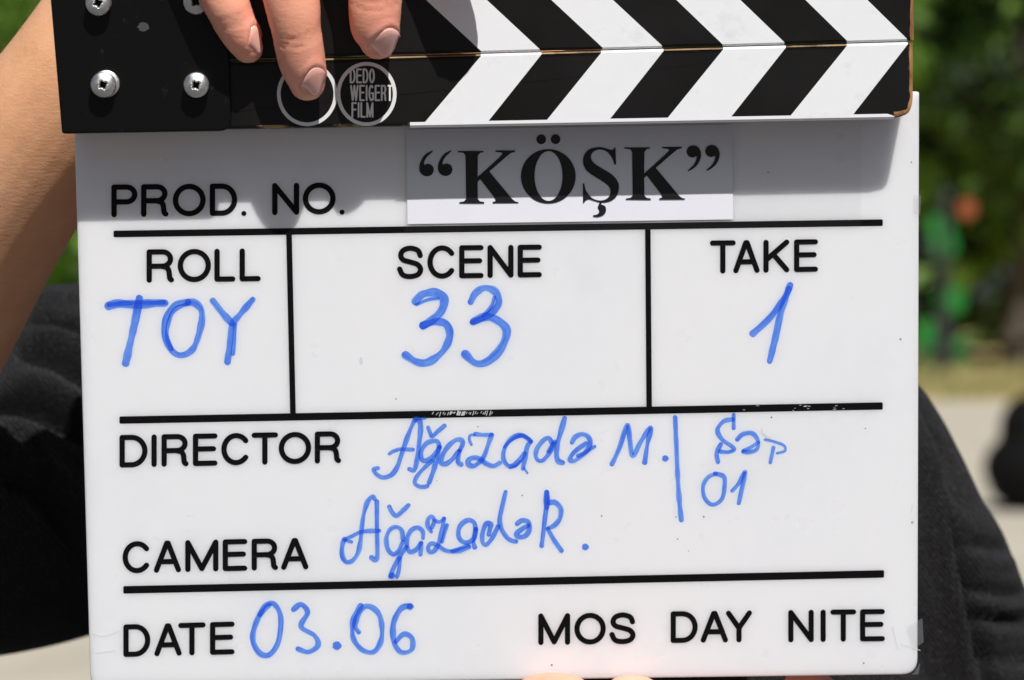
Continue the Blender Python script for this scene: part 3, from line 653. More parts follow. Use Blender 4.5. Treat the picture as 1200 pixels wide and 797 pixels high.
person = empty('person', (P(600, 400, .86).x, P(600, 400, .86).y, 0))
tag(person, 'person in a charcoal short-sleeved shirt standing behind the slate and holding it', 'person')
PL = person.location.copy()
hand = MB()
def LT(x, y, w, r, f=1.0): return (LW(x, y, w), r, f)
# upper hand (fingers hang over the sticks)
MC = [LT(205, -150, .018, .0105), LT(262, -182, .021, .0115), LT(335, -200, .022, .0120), LT(405, -190, .022, .0120)]
wrist = [(228, -150, -.040), (238, -172, -.038), (252, -185, -.036), (268, -185, -.034)]
for m_, wv in zip(MC, wrist):
    a = LW(*wv); mid = a.lerp(m_[0], .55) + EV*.006
    tube(hand, [(a, .0165), (mid, .0145), (m_[0], m_[1])], 18)
tube(hand, [MC[0], MC[1], MC[2], MC[3]], 18)
mids = [LW(225, -175, -.006), LW(275, -195, -.002), LW(335, -200, -.002), LW(375, -190, -.006)]
tube(hand, [(p, .0135) for p in mids], 18)
fing = {}
fing['little'] = [LT(205, -150, .020, .0105), LT(213, -108, .0265, .0092), LT(236, -58, .0295, .0083), LT(263, 0, .0300, .0081), LT(274.5, 25, .0286, .0075), LT(286, 47, .0268, .0066), LT(290.5, 56, .0256, .0056)]
fing['ring'] = [LT(262, -182, .022, .0115), LT(302, -125, .0310, .0100), LT(326, -68, .0345, .0096), LT(341.5, 0, .0345, .0097), LT(347, 34, .0335, .0087), LT(353.5, 70, .0303, .0083), LT(358, 87, .0280, .0075), LT(360, 97, .0266, .0065)]
fing['middle'] = [LT(335, -200, .023, .0120), LT(400, -158, .0310, .0105), LT(436, -95, .0355, .0100), LT(441, -30, .0355, .0095), LT(439.5, 0, .0350, .0093), LT(439.5, 28, .0335, .0088), LT(441.5, 40, .0316, .0079), LT(443, 48, .0302, .0066)]
fing['index'] = [LT(405, -190, .024, .0120), LT(474, -195, .033, .0103), LT(522, -150, .0385, .0092), LT(545, -95, .0400, .0084), LT(556, -60, .0390, .0076), LT(560, -49, .0380, .0064)]
for k, f in fing.items(): tube(hand, f, 20, 6)
# thumb behind the upper stick
tube(hand, [(LW(262, -150, -.035), .016), (LW(320, -110, -.028), .0135), (LW(385, -60, -.0190), .0105), (LW(430, -25, -.0125), .0100), (LW(465, 0, -.0115), .0085)], 18)
# forearm and upper arm on the left
elbL = P(-215, 610, .800)
tube(hand, [(LW(235, -165, -.042), .0245, .85), (P(205, -100, .650), .0245, .9), (P(150, 0, .652), .0262), (P(80, 112, .662), .0292), (P(-20, 250, .690), .0340), (P(-118, 425, .730), .0370), (elbL, .036)], 28, 6)
shL = P(190, 485, .915)
tube(hand, [(elbL, .034), (elbL.lerp(shL, .25), .032), (elbL.lerp(shL, .7), .034), (shL, .036)], 24)
# lower hand under the slate (palm up), only the finger tips reach the front
fing['lower_index'] = [(LW(715, 905, -.050), .0115), (LW(688, 902, -.012), .0098), (LW(660, 868, .0150), .0088), (LW(650, 826, .0135), .0082), (LW(646, 813, .0110), .0072)]
fing['lower_middle'] = [(LW(790, 912, -.052), .0115), (LW(768, 910, -.012), .0100), (LW(742, 872, .0150), .0090), (LW(735, 830, .0135), .0084), (LW(731, 815, .0110), .0072)]
fing['lower_ring'] = [(LW(860, 915, -.052), .011), (LW(850, 915, -.014), .0094), (LW(832, 885, .0110), .0086), (LW(822, 850, .0130), .0078), (LW(818, 833, .0115), .0068)]
fing['lower_thumb'] = [(LW(960, 930, -.075), .0150), (LW(975, 885, -.045), .0125), (LW(962, 838, -.022), .0110), (LW(950, 815, -.0145), .0098), (LW(946, 806, -.0138), .0090)]
fing['lower_little'] = [(LW(925, 922, -.056), .0100), (LW(925, 925, -.022), .0082), (LW(905, 905, .0020), .0076), (LW(895, 880, .0080), .0068), (LW(892, 870, .0085), .0060)]
for k in ('lower_index', 'lower_middle', 'lower_ring', 'lower_little', 'lower_thumb'): tube(hand, fing[k], 18, 6)
ball(hand, LW(648, 813, .0085), .0150, .0066, .0078); ball(hand, LW(742, 815, .0085), .0112, .0066, .0075); ball(hand, LW(957, 816, -.012), .0110, .0080, .0075)
wrR = LW(900, 985, -.135)
for k in ('lower_index', 'lower_middle', 'lower_ring', 'lower_little'):
    tube(hand, [(fing[k][0][0], .0125), (fing[k][0][0].lerp(wrR, .5), .0145), (wrR, .018)], 18)
tube(hand, [(fing['lower_thumb'][0][0], .0155), (wrR, .020)], 16)
elbR = P(1135, 1010, .90); shR = P(985, 545, .86)
tube(hand, [(wrR, .0255), (wrR.lerp(elbR, .35), .030), (wrR.lerp(elbR, .75), .039), (elbR, .038)], 24)
tube(hand, [(elbR, .037), (elbR.lerp(shR, .3), .034), (elbR.lerp(shR, .7), .034), (shR, .030)], 24)
# trunk, neck, head (inside the shirt or above the picture)
nb = P(600, 420, .88); wst = Vector((PL.x, PL.y, .98))
tube(hand, [(wst, .11, .7), (Vector((PL.x, PL.y+.01, 1.15)), .125, .68), (Vector((PL.x, PL.y+.01, 1.28)), .135, .6), (nb + Vector((0, 0, -.03)), .10, .6)], 28)
tube(hand, [(shL, .038), (nb + Vector((-.08, 0, .0)), .048), (nb + Vector((.08, 0, -.005)), .042), (shR, .030)], 24)
tube(hand, [(nb, .060), (nb + Vector((0, -.005, .07)), .054), (nb + Vector((0, -.01, .13)), .055)], 24)
hc = nb + Vector((0, -.020, .225))
ball(hand, hc, .074, .092, .100); ball(hand, hc + Vector((0, -.030, -.052)), .056, .058, .062); ball(hand, hc + Vector((0, -.070, -.098)), .022, .018, .018)
tube(hand, [(hc + Vector((0, -.088, .012)), .007), (hc + Vector((0, -.098, -.008)), .009), (hc + Vector((0, -.108, -.026)), .0115)], 12)
for s in (-1, 1):
    ball(hand, hc + Vector((s*.010, -.097, -.030)), .008, .009, .007); ball(hand, hc + Vector((s*.076, .008, -.008)), .007, .016, .030); ball(hand, hc + Vector((s*.030, -.076, .0245)), .024, .014, .0085); ball(hand, hc + Vector((s*.031, -.0735, .0125)), .0165, .0150, .0085); ball(hand, hc + Vector((s*.031, -.0725, -.0050)), .0155, .0135, .0065)
    ball(hand, hc + Vector((s*.036, -.056, -.026)), .030, .024, .028)
ball(hand, hc + Vector((0, -.090, -.060)), .024, .010, .006); ball(hand, hc + Vector((0, -.088, -.071)), .020, .010, .006)
body = remeshed('body', hand, .00125, m_skin, person, 7, .5)
body['label'] = 'bare skin of the arms and of the hands gripping the board'
# nails + sculpting of the finger ends
va = verts(body); nv = normals(body); flush = np.zeros(len(va)); disp = np.zeros(len(va))
def nail(base, tip, r, phi, length, half=.95, parent=body):
    """base: centre of the finger where the nail starts; tip: further along; phi turns it about the finger from facing the camera towards the right"""
    global disp, flush
    ax = (tip - base).normalized(); dors = (EN - ax * EN.dot(ax)).normalized(); side = ax.cross(dors)
    if side.dot(EU) < 0: side = -side
    nd = (dors * math.cos(phi) + side * math.sin(phi)).normalized(); ns = (side * math.cos(phi) - dors * math.sin(phi)).normalized()
    rad = r
    V = []; nu, nvv = 14, 12
    for j in range(nvv+1):
        t = j / nvv
        for i in range(nu+1):
            u = -1 + 2*i/nu
            s = length * (t * (1 - .50*abs(u)**2.4) + (1-t) * .60*abs(u)**1.8 + .02)
            rr_ = rad * (1.0 - .05*t - .20*t*t) + .00030 - .0010*abs(u)**3 - .0003*t*t*u*u - .0004*max(0, 1-t*6)
            a = u * half * (1 - .10*t*t - .12*t**6)
            p = base + ax*s + nd*(rr_*math.cos(a)*.93 + rad*.06) + ns*(rr_*math.sin(a))
            V.append(p)
    n0 = len(V); V += [p - nd*.0005 for p in V]
    w_ = nu+1; Fc = []
    for j in range(nvv):
        for i in range(nu):
            q = (j*w_+i, j*w_+i+1, (j+1)*w_+i+1, (j+1)*w_+i); Fc.append(q[::-1]); Fc.append(tuple(x+n0 for x in q))
    ring = [i for i in range(nu)] + [j*w_+nu for j in range(nvv)] + [nvv*w_+i for i in range(nu, 0, -1)] + [j*w_ for j in range(nvv, 0, -1)]
    for a, b in zip(ring, ring[1:]+ring[:1]): Fc.append((a, b, b+n0, a+n0))
    o = mesh('fingernail', V, Fc, m_nail, body, True)
    # skin folds round the nail
    B = np.array(base); rel = va - B; s = rel @ np.array(ax); dn = rel @ np.array(nd); ds = rel @ np.array(ns)
    ang = np.arctan2(ds, dn); rho = np.hypot(ds, dn); near = (rho < rad*1.6) & (s > -.012) & (s < length*1.4)
    un = ang/half; sb = length*.60*np.abs(un)**1.8
    prox = np.exp(-((s - sb + .0012)/.0014)**2) * (np.abs(un) < 1.15)
    lat = np.exp(-((np.abs(un)-1.13)/.14)**2) * (s > sb) * (s < length*.82)
    ins = (np.abs(un) < .98) * (s > sb) * (s < length*.9)
    disp += near * (.00042*prox + .00030*lat - .00030*ins)
    flush = np.maximum(flush, near * np.clip(1.1*np.exp(-((s - sb + .0030)/.0048)**2)*(np.abs(un) < 1.5) + .5*lat, 0, 1))
def at_(f, i): return f[i][0]
L0 = lambda x, y, w: LW(x, y, w)
nail(L0(278.5, 32, .0282), L0(290.5, 60, .0254), .0069, R(50), .0104, .80)
nail(L0(353.2, 70, .0303), L0(360.5, 104, .0256), .0083, R(28), .0112, .80)
nail(L0(439.3, 21, .0342), L0(443, 54, .0290), .0090, R(24), .0118, .90)
nail(L0(550, -80, .0395), L0(560, -49, .0380), .0079, R(10), .0110, .85)
for key in ('lower_index', 'lower_middle', 'lower_ring', 'lower_little'):
    pass
# redness towards the finger ends, skin creases over the end joints
for k, f in fing.items():
    tipp = np.array(f[-1][0]); d = np.linalg.norm(va - tipp, axis=1)
    flush = np.maximum(flush, .80*np.clip(1 - d/.10, 0, 1)**.6 * (d < .10))
def crease(c0, c1, amp=.00035, n=3, sp=.0016):
    global disp
    ax = np.array((c1-c0).normalized()); rel = va - np.array(c0); s = rel @ ax; rho = np.linalg.norm(rel - np.outer(s, ax), axis=1)
    near = (rho < .0125) & (np.abs(s) < .008)
    for i in range(n): disp -= near * amp * np.exp(-((s - (i-(n-1)/2)*sp)/.00045)**2)
crease(L0(346, 36, .034), L0(352, 66, .029)); crease(L0(277, 16, .031), L0(286, 42, .027), .0003); crease(L0(439.5, -12, .035), L0(439.5, 10, .031)); crease(L0(322, -60, .053), L0(338, 0, .042), .0006); 
setverts(body, va + nv * disp[:, None])
a_ = body.data.attributes.new('flush', 'FLOAT', 'POINT'); a_.data.foreach_set('value', flush)

hm = MB(); rh = random.Random(3)
A0 = np.array(P(150, 0, .652)); A1 = np.array(P(-118, 425, .730)); ab = A1 - A0
tt = ((va - A0) @ ab)/(ab @ ab); dd = np.linalg.norm(va - (A0 + np.outer(tt, ab)), axis=1)
cand = np.where((tt > -.1) & (tt < 1.05) & (dd < .045) & (nv[:, 1] < .35))[0]
axd = Vector(ab/np.linalg.norm(ab))
for i in rh.sample(list(cand), min(1500, len(cand))):
    p = Vector(va[i]) ; n_ = Vector(nv[i]); n_.normalize(); side = n_.cross(axd).normalized()
    d_ = (side*rh.uniform(.3, .9) - axd*rh.uniform(-.1, .7)).normalized(); ln_ = rh.uniform(.003, .0075); wv_ = d_.cross(n_).normalized()*.00003
    q = [p, p + d_*ln_*.4 + n_*ln_*.22, p + d_*ln_*.75 + n_*ln_*.26, p + d_*ln_ + n_*ln_*.20]
    hm.add([q[0]-wv_, q[0]+wv_, q[1]+wv_, q[1]-wv_, q[2]+wv_*.7, q[2]-wv_*.7, q[3]], [(0, 1, 2, 3), (3, 2, 4, 5), (5, 4, 6)])
tag(hm.build('arm_hair', mat('arm_hair', (.42, .26, .15), .35), body), kind='stuff')

# shirt
m_shirt = mat('charcoal_jersey', (.022, .020, .021), .85, .2, Sheen_Weight=.10, Sheen_Roughness=.5)
bsdf(m_shirt).inputs['Sheen Tint'].default_value = (.5, .5, .52, 1)
v = coords(m_shirt); wv = N(m_shirt, 'ShaderNodeTexWave'); wv.inputs['Scale'].default_value = 190; wv.inputs['Distortion'].default_value = 2.5; wv.inputs['Detail'].default_value = 2
mp = N(m_shirt, 'ShaderNodeMapping'); mp.inputs['Rotation'].default_value = (0, R(35), 0); LK(m_shirt, v, mp.inputs[0]); LK(m_shirt, mp.outputs[0], wv.inputs[0])
fn = ntex(m_shirt, v, 520, 4, .75)
LK(m_shirt, bump(m_shirt, fn, 1.0, .0022, bump(m_shirt, wv.outputs['Fac'], .9, .0012)), bsdf(m_shirt).inputs['Normal'])
cs_ = ramp(m_shirt, fn, [(.32, (.008, .0078, .0085)), (.55, (.019, .018, .019)), (.70, (.055, .053, .056))])
LK(m_shirt, mixc(m_shirt, 1.0, cs_, ramp(m_shirt, wv.outputs['Fac'], [(.1, (.45,)*3), (.6, (1.25,)*3)]), 'MULTIPLY'), bsdf(m_shirt).inputs['Base Color'])
sh = MB()
tube(sh, [(shL + Vector((.0, 0, -.006)), .073), (P(100, 530, .905), .0795), (P(0, 556, .882), .0775), (P(-115, 580, .845), .0735)], 30)
tube(sh, [(P(985, 538, .865), .048), (P(1022, 630, .868), .0505), (P(1075, 740, .875), .0525), (P(1128, 870, .885), .052)], 30)
tube(sh, [(shL, .058), (P(330, 395, .87), .055), (P(600, 372, .88), .053), (P(860, 440, .87), .051), (P(985, 530, .865), .0465)], 28)
def rings(mb, rows, seg=40, pw_=2.5):
    V = []
    for c, rx, ry in rows:
        for k in range(seg):
            a = 6.28318*k/seg; ca, sa = math.cos(a), math.sin(a)
            V.append((c.x + rx*abs(ca)**(2/pw_)*(1 if ca > 0 else -1), c.y + ry*abs(sa)**(2/pw_)*(1 if sa > 0 else -1), c.z))
    n = len(rows); Fc = [(i*seg+k, i*seg+(k+1) % seg, (i+1)*seg+(k+1) % seg, (i+1)*seg+k) for i in range(n-1) for k in range(seg)] + [tuple(reversed(range(seg))), tuple((n-1)*seg+k for k in range(seg))]
    mb.add(V, Fc)
yb_ = .885 + .486; xc = .002
rings(sh, [(Vector((xc, yb_, .88)), .212, .118), (Vector((xc, yb_, 1.02)), .208, .116), (Vector((xc+.003, yb_, 1.14)), .202, .118), (Vector((xc+.004, yb_, 1.24)), .188, .116), (Vector((xc, yb_, 1.30)), .168, .106), (Vector((xc-.01, yb_, 1.36)), .135, .088), (Vector((xc-.01, yb_+.01, 1.40)), .10, .075)])
shirt = remeshed('shirt', sh, .0032, m_shirt, person, 9, .5)
va = verts(shirt); nv = normals(shirt)
dv = np.zeros(len(va))
for i, p in enumerate(va):
    dv[i] = .0045*noise.noise(Vector((p[0]*9, p[1]*9, p[2]*14))) + .0016*noise.noise(Vector((p[0]*30, p[1]*30, p[2]*45)))
# pulled folds: across the right-hand sleeve, round the left-hand shoulder
rel_ = va - np.array(CAM); dep = rel_ @ np.array(FW)
qx = CX + F * (rel_ @ np.array(RT)) / dep; qy = CY - F * (rel_ @ np.array(UP)) / dep
front = np.clip(-(nv @ np.array(FW)) * 2.5 + np.where(qx < 500, 1.3, -.1), 0, 1)
def fold(pts, amp, wd):
    """a crease (amp < 0) or ridge following a line of points on the front of the cloth; amp in metres, width in millimetres"""
    global dv
    pts = crom(pts, 6); dm_ = np.full(len(va), 1e9); tm = np.zeros(len(va)); n_ = len(pts) - 1
    for k in range(n_):
        a, b = np.array(pts[k]), np.array(pts[k+1]); ab = b - a; ex, ey = qx - a[0], qy - a[1]
        t = np.clip((ex*ab[0] + ey*ab[1])/(ab @ ab + 1e-9), 0, 1); d = np.hypot(ex - t*ab[0], ey - t*ab[1])
        m_ = d < dm_; dm_[m_] = d[m_]; tm[m_] = (k + t[m_])/n_
    dv += front*amp*np.exp(-(dm_/wd)**2)*np.clip(np.minimum(tm*4 + .15, (1-tm)*3 + .25), 0, 1)
for y0, a_ in ((638, -.0040), (690, -.0055), (723, -.0050), (770, -.0025)):
    fold([(1122 + (y0-638)*.18, y0-1), (1160, y0+3), (1190, y0+5), (1225, y0+2)], a_, 8)
    fold([(1125 + (y0-638)*.18, y0+16), (1170, y0+20), (1225, y0+18)], .0018, 11)
fold([(1076, 452), (1092, 480), (1104, 520), (1108, 570), (1114, 610), (1124, 650), (1140, 720), (1158, 797), (1165, 850)], -.012, 8)
fold([(1082, 500), (1092, 560), (1102, 630), (1120, 710), (1136, 800)], .006, 12); fold([(1112, 510), (1122, 560), (1130, 600)], -.006, 8)
fold([(30, 372), (60, 378), (90, 386), (140, 398)], -.012, 7); fold([(40, 352), (75, 352), (110, 350)], .004, 9)
fold([(30, 395), (70, 400), (120, 425)], .006, 10); fold([(20, 408), (60, 420), (90, 440), (130, 465)], -.011, 8)
fold([(10, 440), (60, 455), (110, 490)], .006, 11); fold([(-10, 470), (30, 472), (70, 492), (120, 530)], -.014, 11)
fold([(-10, 505), (50, 545), (100, 600)], .006, 14); fold([(0, 560), (50, 590), (90, 650)], -.008, 12); fold([(10, 500), (40, 530), (60, 590)], -.006, 9)
setverts(shirt, va + nv*dv[:, None])
shirt['label'] = 'charcoal short-sleeved jersey shirt'
# hair, eyes, trousers, shoes
hr = MB(); ball(hr, hc + Vector((0, .014, .018)), .082, .092, .100)
hair = remeshed('hair', hr, .004, mat('dark_hair', (.012, .009, .007), .5), person, 2, .3)
va = verts(hair); keep = (va[:, 1] - hc.y) > -.064 - .3*np.maximum(0, va[:, 2] - hc.z - .035)
low_ = (va[:, 2] - hc.z < -.02) & (va[:, 1] - hc.y < .01); va2 = va.copy()
sh_ = (~keep) | low_; va2[sh_] = np.array(hc) + (va[sh_] - np.array(hc)) * .82
for i, p in enumerate(va2): va2[i] += .003*noise.noise(Vector((p[0]*120, p[1]*120, p[2]*25)))*np.array([1, 1, .3])
setverts(hair, va2)
for s in (-1, 1):
    e = MB(); ball(e, hc + Vector((s*.031, -.0755, .0045)), .0120, .0120, .0120); mesh('eye', e.v, e.f, mat('eye_white', (.62, .58, .54), .25), person, True)
    e = MB(); ball(e, hc + Vector((s*.031, -.0835, .0045)), .0056, .0046, .0056); mesh('iris', e.v, e.f, mat('brown_iris', (.05, .025, .012), .2), person, True)
    e = MB(); tube(e, [(hc + Vector((s*.016, -.0885, .0300)), .0024), (hc + Vector((s*.032, -.0880, .0345)), .0030), (hc + Vector((s*.048, -.0800, .0310)), .0018)], 8, 4); mesh('eyebrow', e.v, e.f, mat('eyebrow_hair', (.03, .02, .015), .7), person, True)
tr = MB(); m_tr = mat('dark_trousers', (.03, .032, .04), .85)
for s in (-1, 1):
    tube(tr, [(Vector((s*.085, .880+.486, .90)), .105), (Vector((s*.10, .86+.486, .50)), .075), (Vector((s*.11, .86+.486, .10)), .060), (Vector((s*.11, .86+.486, .07)), .060)], 20)
tube(tr, [(Vector((0, .880+.486, 1.0)), .13, .8), (Vector((0, .880+.486, .90)), .14, .8)], 20)
remeshed('trousers', tr, .01, m_tr, person, 4)
for s in (-1, 1):
    sb = MB(); rings(sb, [(Vector((s*.115, .80+.486, .0)), .050, .145), (Vector((s*.115, .80+.486, .03)), .052, .147), (Vector((s*.115, .825+.486, .07)), .042, .10), (Vector((s*.113, .855+.486, .10)), .035, .045)], 24, 2.4)
    sb.build('shoe', mat('shoe_leather', (.02, .017, .015), .5), person, True)
for ch in list(person.children): ch.location = ch.location - PL   # children were made in world coordinates

# ------------------------------------------------------------------ GROUND
m_pave = mat('pale_paving', (.42, .38, .32), .9, .2)
v = coords(m_pave); LK(m_pave, ramp(m_pave, ntex(m_pave, v, 1.6, 6, .65), [(.3, (.42, .375, .295)), (.6, (.52, .47, .38)), (.8, (.46, .415, .33))]), bsdf(m_pave).inputs['Base Color'])
LK(m_pave, bump(m_pave, ntex(m_pave, v, 40, 4), .4, .01), bsdf(m_pave).inputs['Normal'])
gnd = MB(); gnd.add([(-400, -400, 0), (400, -400, 0), (400, 900, 0), (-400, 900, 0)], [(0, 1, 2, 3)])
tag(gnd.build('ground', m_pave), kind='structure')
m_gl = mat('bounce_cutting_grey', (.12, .12, .125), .95, .1)
LK(m_gl, ramp(m_gl, ntex(m_gl, coords(m_gl), 3, 6, .7), [(.3, (.085, .083, .086)), (.6, (.12, .117, .12)), (.8, (.15, .146, .15))]), bsdf(m_gl).inputs['Base Color'])
gm = MB(); gm.add([(-40, -60, .012), (40, -60, .012), (40, 9.6, .012), (-40, 9.6, .012)], [(0, 1, 2, 3)])  # dark ground added below the view to weaken light bounced onto the board
tag(gm.build('added_dark_ground', m_gl), kind='structure')
m_lawn = mat('dry_lawn', (.2, .18, .07), .95, .1)
v = coords(m_lawn); LK(m_lawn, ramp(m_lawn, ntex(m_lawn, v, .9, 6, .7), [(.3, (.24, .20, .07)), (.5, (.48, .37, .17)), (.7, (.30, .26, .09))]), bsdf(m_lawn).inputs['Base Color'])
lw = MB(); lw.add([(-90, 42, .02), (90, 42, .02), (90, 140, .02), (-90, 140, .02), (-90, 42, -.02), (90, 42, -.02)], [(0, 1, 2, 3), (4, 5, 1, 0)])
tag(lw.build('lawn', m_lawn), kind='structure')
# blades on the lawn's front part: one mass of grass
gb = MB()
for i in range(9000):
    x = random.uniform(4, 17); y = random.uniform(42, 60); h = random.uniform(.08, .24); a = random.random()*3.14; w_ = .025
    gb.add([(x-w_*math.cos(a), y-w_*math.sin(a), .02), (x+w_*math.cos(a), y+w_*math.sin(a), .02), (x+random.uniform(-.05, .05), y+random.uniform(-.05, .05), h+.02)], [(0, 1, 2)], 0 if random.random() < .6 else 1)
tag(gb.build('grass', [mat('straw_grass', (.38, .31, .14), .9), mat('green_grass', (.14, .18, .05), .9)]), 'dry yellowish grass on the lawn strip in front of the trees', 'grass', kind='stuff')

# ------------------------------------------------------------------ TREES
def leafmat(name, c):
    m = mat(name, c, .55, .35); t = m.node_tree
    tl = t.nodes.new('ShaderNodeBsdfTranslucent'); tl.inputs[0].default_value = (c[0]*1.5, c[1]*1.6, c[2]*.7, 1)
    mx = t.nodes.new('ShaderNodeMixShader'); mx.inputs[0].default_value = .35; out = [n for n in t.nodes if n.type == 'OUTPUT_MATERIAL'][0]
    t.links.new(bsdf(m).outputs[0], mx.inputs[1]); t.links.new(tl.outputs[0], mx.inputs[2]); t.links.new(mx.outputs[0], out.inputs[0]); return m
LM = [leafmat('leaf_dark', (.014, .026, .006)), leafmat('leaf_mid', (.060, .115, .022)), leafmat('leaf_light', (.17, .30, .05)), leafmat('leaf_pale', (.26, .25, .14))]
LMN = [leafmat('near_leaf_dark', (.06, .12, .012)), leafmat('near_leaf_mid', (.14, .28, .02)), leafmat('near_leaf_light', (.24, .44, .04))]
m_bark = mat('bark', (.09, .075, .06), .9, .2)
LK(m_bark, ramp(m_bark, ntex(m_bark, coords(m_bark, (8, 8, 2)), 3, 5), [(.3, (.05, .04, .03)), (.7, (.15, .13, .11))]), bsdf(m_bark).inputs['Base Color'])
def crown_mesh(name, rx, rz, h0, ncl, nl, ls, seed, mats):
    rg_ = np.random.default_rng(seed); C = []
    while len(C) < ncl:
        p = rg_.uniform(-1, 1, 3); r = np.linalg.norm(p)
        if r < 1 and r > .35: C.append((p*np.array([rx, rx, rz]) + np.array([0, 0, h0]), rg_.uniform(.5, 1.15)*rx*.30, rg_.integers(0, 3)))
    V = []; Fc = []; mi = []
    for c, cr, ty in C:
        if len(mats) > 3 and rg_.random() < .07: ty = 3
        n = nl; d = rg_.normal(size=(n, 3)); d /= np.linalg.norm(d, axis=1)[:, None]; rad = cr*rg_.uniform(.35, 1.05, n)**.6
        pos = c + d*rad[:, None]*np.array([1, 1, .8]); nr = d*.7 + rg_.normal(size=(n, 3))*.7 + np.array([0, 0, .3]); nr /= np.linalg.norm(nr, axis=1)[:, None]
        t = np.cross(nr, rg_.normal(size=(n, 3))); t /= np.linalg.norm(t, axis=1)[:, None]; b = np.cross(nr, t); s = ls*rg_.uniform(.6, 1.3, n)[:, None]
        k = len(V)
        A = pos - t*s; B = pos + b*s*.42 + nr*s*.1; D = pos + t*s; E_ = pos - b*s*.42 + nr*s*.1
        for i in range(n):
            V += [A[i], B[i], D[i], E_[i]]; q = k + 4*i; Fc += [(q, q+1, q+2), (q, q+2, q+3)]
            m_ = ty if ty == 3 else (ty if rg_.random() < .75 else rg_.integers(0, 3)); mi += [m_, m_]
    me = bpy.data.meshes.new(name); me.from_pydata([tuple(x) for x in V], [], Fc)
    for m in mats: me.materials.append(m)
    me.polygons.foreach_set('material_index', mi); me.update(); return me
def trunk_mesh(name, h, r, rx, seed):
    mb = MB(); rn = random.Random(seed)
    tube(mb, [(Vector((0, 0, r*.6)), r*1.25), (Vector((rn.uniform(-.1, .1), 0, h*.4)), r*.85), (Vector((rn.uniform(-.2, .2), .1, h*.8)), r*.5), (Vector((0, 0, h*1.2)), r*.22)], 12, 4)
    for i in range(6):
        a = i*1.05 + rn.random(); z = h*(.5+.1*i)
        tube(mb, [(Vector((0, 0, z)), r*.38), (Vector((math.cos(a)*rx*.35, math.sin(a)*rx*.35, z+rx*.25)), r*.24), (Vector((math.cos(a)*rx*.7, math.sin(a)*rx*.7, z+rx*.6)), r*.1)], 8, 3)
    me = bpy.data.meshes.new(name); me.from_pydata([tuple(x) for x in mb.v], [], mb.f); me.materials.append(m_bark); me.update(); return me
CR = [crown_mesh('crown', 3.0, 4.2, 5.6, 70, 120, .19, 11, LM), crown_mesh('crown', 3.4, 3.6, 5.2, 75, 120, .21, 12, LM), crown_mesh('crown', 2.6, 4.8, 6.3, 65, 120, .18, 13, LM)]
TR = [trunk_mesh('trunk', 4.4, .20, 3.0, i) for i in range(3)]
def tree(x, y, k, s, rz, label, grp='trees behind the lawn'):
    t = empty('broadleaf_tree', (x, y, 0)); t.rotation_euler = (0, 0, rz); t.scale = (s, s, s); tag(t, label, 'tree', grp)
    for nm, me in (('trunk', TR[k]), ('crown', CR[k])):
        o = bpy.data.objects.new(nm, me); COL.objects.link(o); o.parent = t
for i, (x, y, k, s) in enumerate([(10.2, 62, 0, 1.35), (15.5, 66, 1, 1.5), (21.5, 64, 2, 1.35), (4.6, 68, 1, 1.4), (-1.2, 65, 2, 1.4), (-7.2, 68, 0, 1.5), (-13, 64, 1, 1.35), (-19.4, 67, 2, 1.5), (28, 68, 0, 1.5), (-26, 68, 0, 1.5)]):
    tree(x, y, k, s, i*1.3, {0: 'blurred dark leafy tree just right of the slate, behind the dry grass', 1: 'blurred leafy tree at the right edge of the photo', 8: 'leafy tree farthest to the right, outside the photo', 9: 'leafy tree farthest to the left, outside the photo'}.get(i, 'leafy tree hidden behind the slate and the person'))
for i, (x, y, k, s) in enumerate([(-9, -17, 0, 1.0), (0, -19, 2, 1.0), (9, -18, 1, 1.0), (-18, -10, 2, 1.0), (20, -9, 1, 1.0)]):  # unseen trees, added behind the camera to block part of the sky fill
    tree(x, y, k, s, i*1.7, 'leafy tree added unseen behind the camera to cut the sky light', 'trees added behind the camera to dim the sky fill')
# shrubs near on the left: bright leaves at the top left corner and beside the arm
def shrub(x, y, rx, rz, z0, seed, label, mats=LMN, ls=.13, ncl=50, nl=90):
    t = empty('garden_shrub', (x, y, 0)); tag(t, label, 'shrub')
    me = crown_mesh('foliage', rx, rz, z0, ncl, nl, ls, seed, mats); o = bpy.data.objects.new('foliage', me); COL.objects.link(o); o.parent = t
    mb = MB()
    for i in range(5):
        a = i*1.26; tube(mb, [(Vector((.05*math.cos(a), .05*math.sin(a), .03)), .035), (Vector((rx*.3*math.cos(a), rx*.3*math.sin(a), z0*.6)), .026), (Vector((rx*.6*math.cos(a), rx*.6*math.sin(a), z0+rz*.3)), .012)], 8, 3)
    mb.build('stem', m_bark, t, True)
shrub(-4.5, 24, 2.0, 2.4, 3.2, 21, 'blurred bright green tall shrub at the top left corner behind the forearm')
shrub(-4.1, 27.5, 2.2, .9, 1.15, 22, 'blurred green low shrub in the gap between forearm and slate')
# far wood closing the view
rg_ = np.random.default_rng(5); n = 26000
pos = np.stack([rg_.uniform(-60, 60, n), rg_.uniform(82, 92, n), rg_.uniform(0, 1, n)**.8*16], 1)
d = rg_.normal(size=(n, 3)); d[:, 1] -= 1; d /= np.linalg.norm(d, axis=1)[:, None]; t = np.cross(d, rg_.normal(size=(n, 3))); t /= np.linalg.norm(t, axis=1)[:, None]; b = np.cross(d, t); s = rg_.uniform(.4, .9, n)[:, None]
V = np.stack([pos-t*s, pos+b*s*.6, pos+t*s, pos-b*s*.6], 1).reshape(-1, 3)
Fc = [(4*i, 4*i+1, 4*i+2, 4*i+3) for i in range(n)]
tag(mesh('far_wood', V, Fc, LM, None, False, rg_.choice([0, 0, 0, 1, 2], n)), 'dark leafy wood closing the view far behind the tree row', 'wood', kind='stuff')

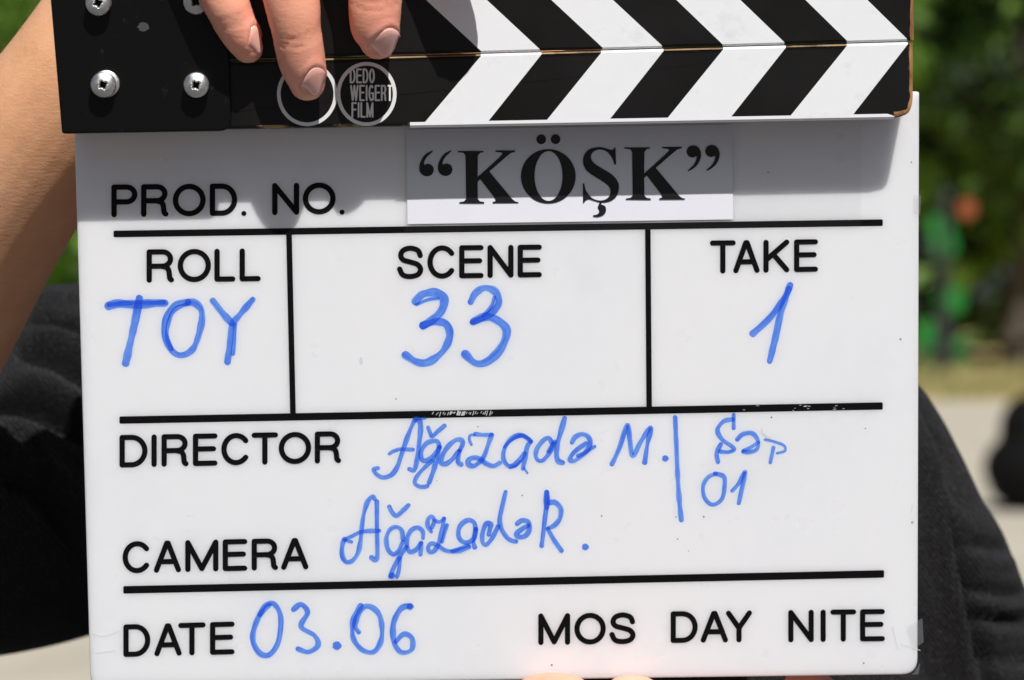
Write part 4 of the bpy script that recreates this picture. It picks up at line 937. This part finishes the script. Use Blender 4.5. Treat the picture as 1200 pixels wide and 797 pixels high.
# play frame seen as green blurs
pf_ = empty('play_frame', (0, 0, 0)); PD = 55.0
def G3(px, py): return P(px, py, PD)
base = G3(1106, 430); pf_.location = (base.x, base.y, 0)
tag(pf_, 'blurred bright green play frame with dark post and orange disc right of the slate', 'play frame')
m_g = mat('bright_green_plastic', (.010, .20, .025), .4); m_g2 = mat('orange_plastic', (.34, .085, .03), .4); m_p = mat('dark_post_paint', (.02, .02, .022), .6)
def panel(name, px0, px1, py0, py1, m, dy=0, rot=0):
    a, b = G3(px0, py0), G3(px1, py1); c = (a+b)/2; hx, hz = (b.x-a.x)/2, abs(a.z-b.z)/2
    o2 = rounded([Vector((-hx, -hz)), Vector((hx, -hz)), Vector((hx, hz)), Vector((-hx, hz))], [min(hx, hz)*.9]*4, 5)
    n = len(o2); V = [(p.x, -.03, p.y) for p in o2] + [(p.x, .03, p.y) for p in o2]
    Fc = [tuple(range(n)), tuple(reversed(range(n, 2*n)))] + [(i, n+i, n+(i+1) % n, (i+1) % n) for i in range(n)]
    o = mesh(name, V, Fc, m, pf_); o.location = Vector((c.x - base.x, dy, c.z)); o.rotation_euler = (0, rot, 0); return o
panel('green_panel', 1091, 1118, 250, 302, m_g, 0, R(-14)); panel('green_panel', 1096, 1130, 336, 368, m_g, 0); panel('green_panel', 1078, 1096, 375, 425, m_g, .1); panel('green_panel', 1118, 1134, 395, 428, m_g, .1)
panel('orange_disc', 1123, 1142, 235, 255, m_g2, -.05)
b_ = MB(); tube(b_, [(Vector((0, 0, .12)), .11), (Vector((0, 0, (G3(1106, 240).z))), .09)], 12)
b_.build('post', m_p, pf_, True)
b_ = MB(); b_.box((-.13, -.08, G3(0, 418).z), (.11, .06, G3(0, 370).z)); b_.build('dark_board', m_p, pf_)
b_ = MB(); tube(b_, [(Vector((-.45, 0, G3(0, 410).z)), .04), (Vector((.45, 0, G3(0, 410).z)), .04)], 10); b_.build('cross_bar', m_p, pf_, True)
# black sack on the paving
bd = 20.3; bc = P(1222, 560, bd); sk_ = MB()
ball(sk_, (0, 0, .17), .26, .22, .19); ball(sk_, (-.03, 0, .33), .16, .15, .16); tube(sk_, [(Vector((0, 0, .42)), .07), (Vector((.02, 0, .53)), .03), (Vector((.05, 0, .60)), .055)], 12)
sack = remeshed('rubbish_sack', sk_, .012, mat('black_polythene', (.004, .004, .004), .9, .15), None, 2)
va = verts(sack)
for i, p in enumerate(va): va[i] += .012*noise.noise(Vector(p*14))*p/ (np.linalg.norm(p)+1e-6)
setverts(sack, va); sack.location = (bc.x, bc.y, 0); sack.scale = (1.5, 1.5, 1.6)
tag(sack, 'blurred black sack slumped on the pale paving at the right edge', 'sack')
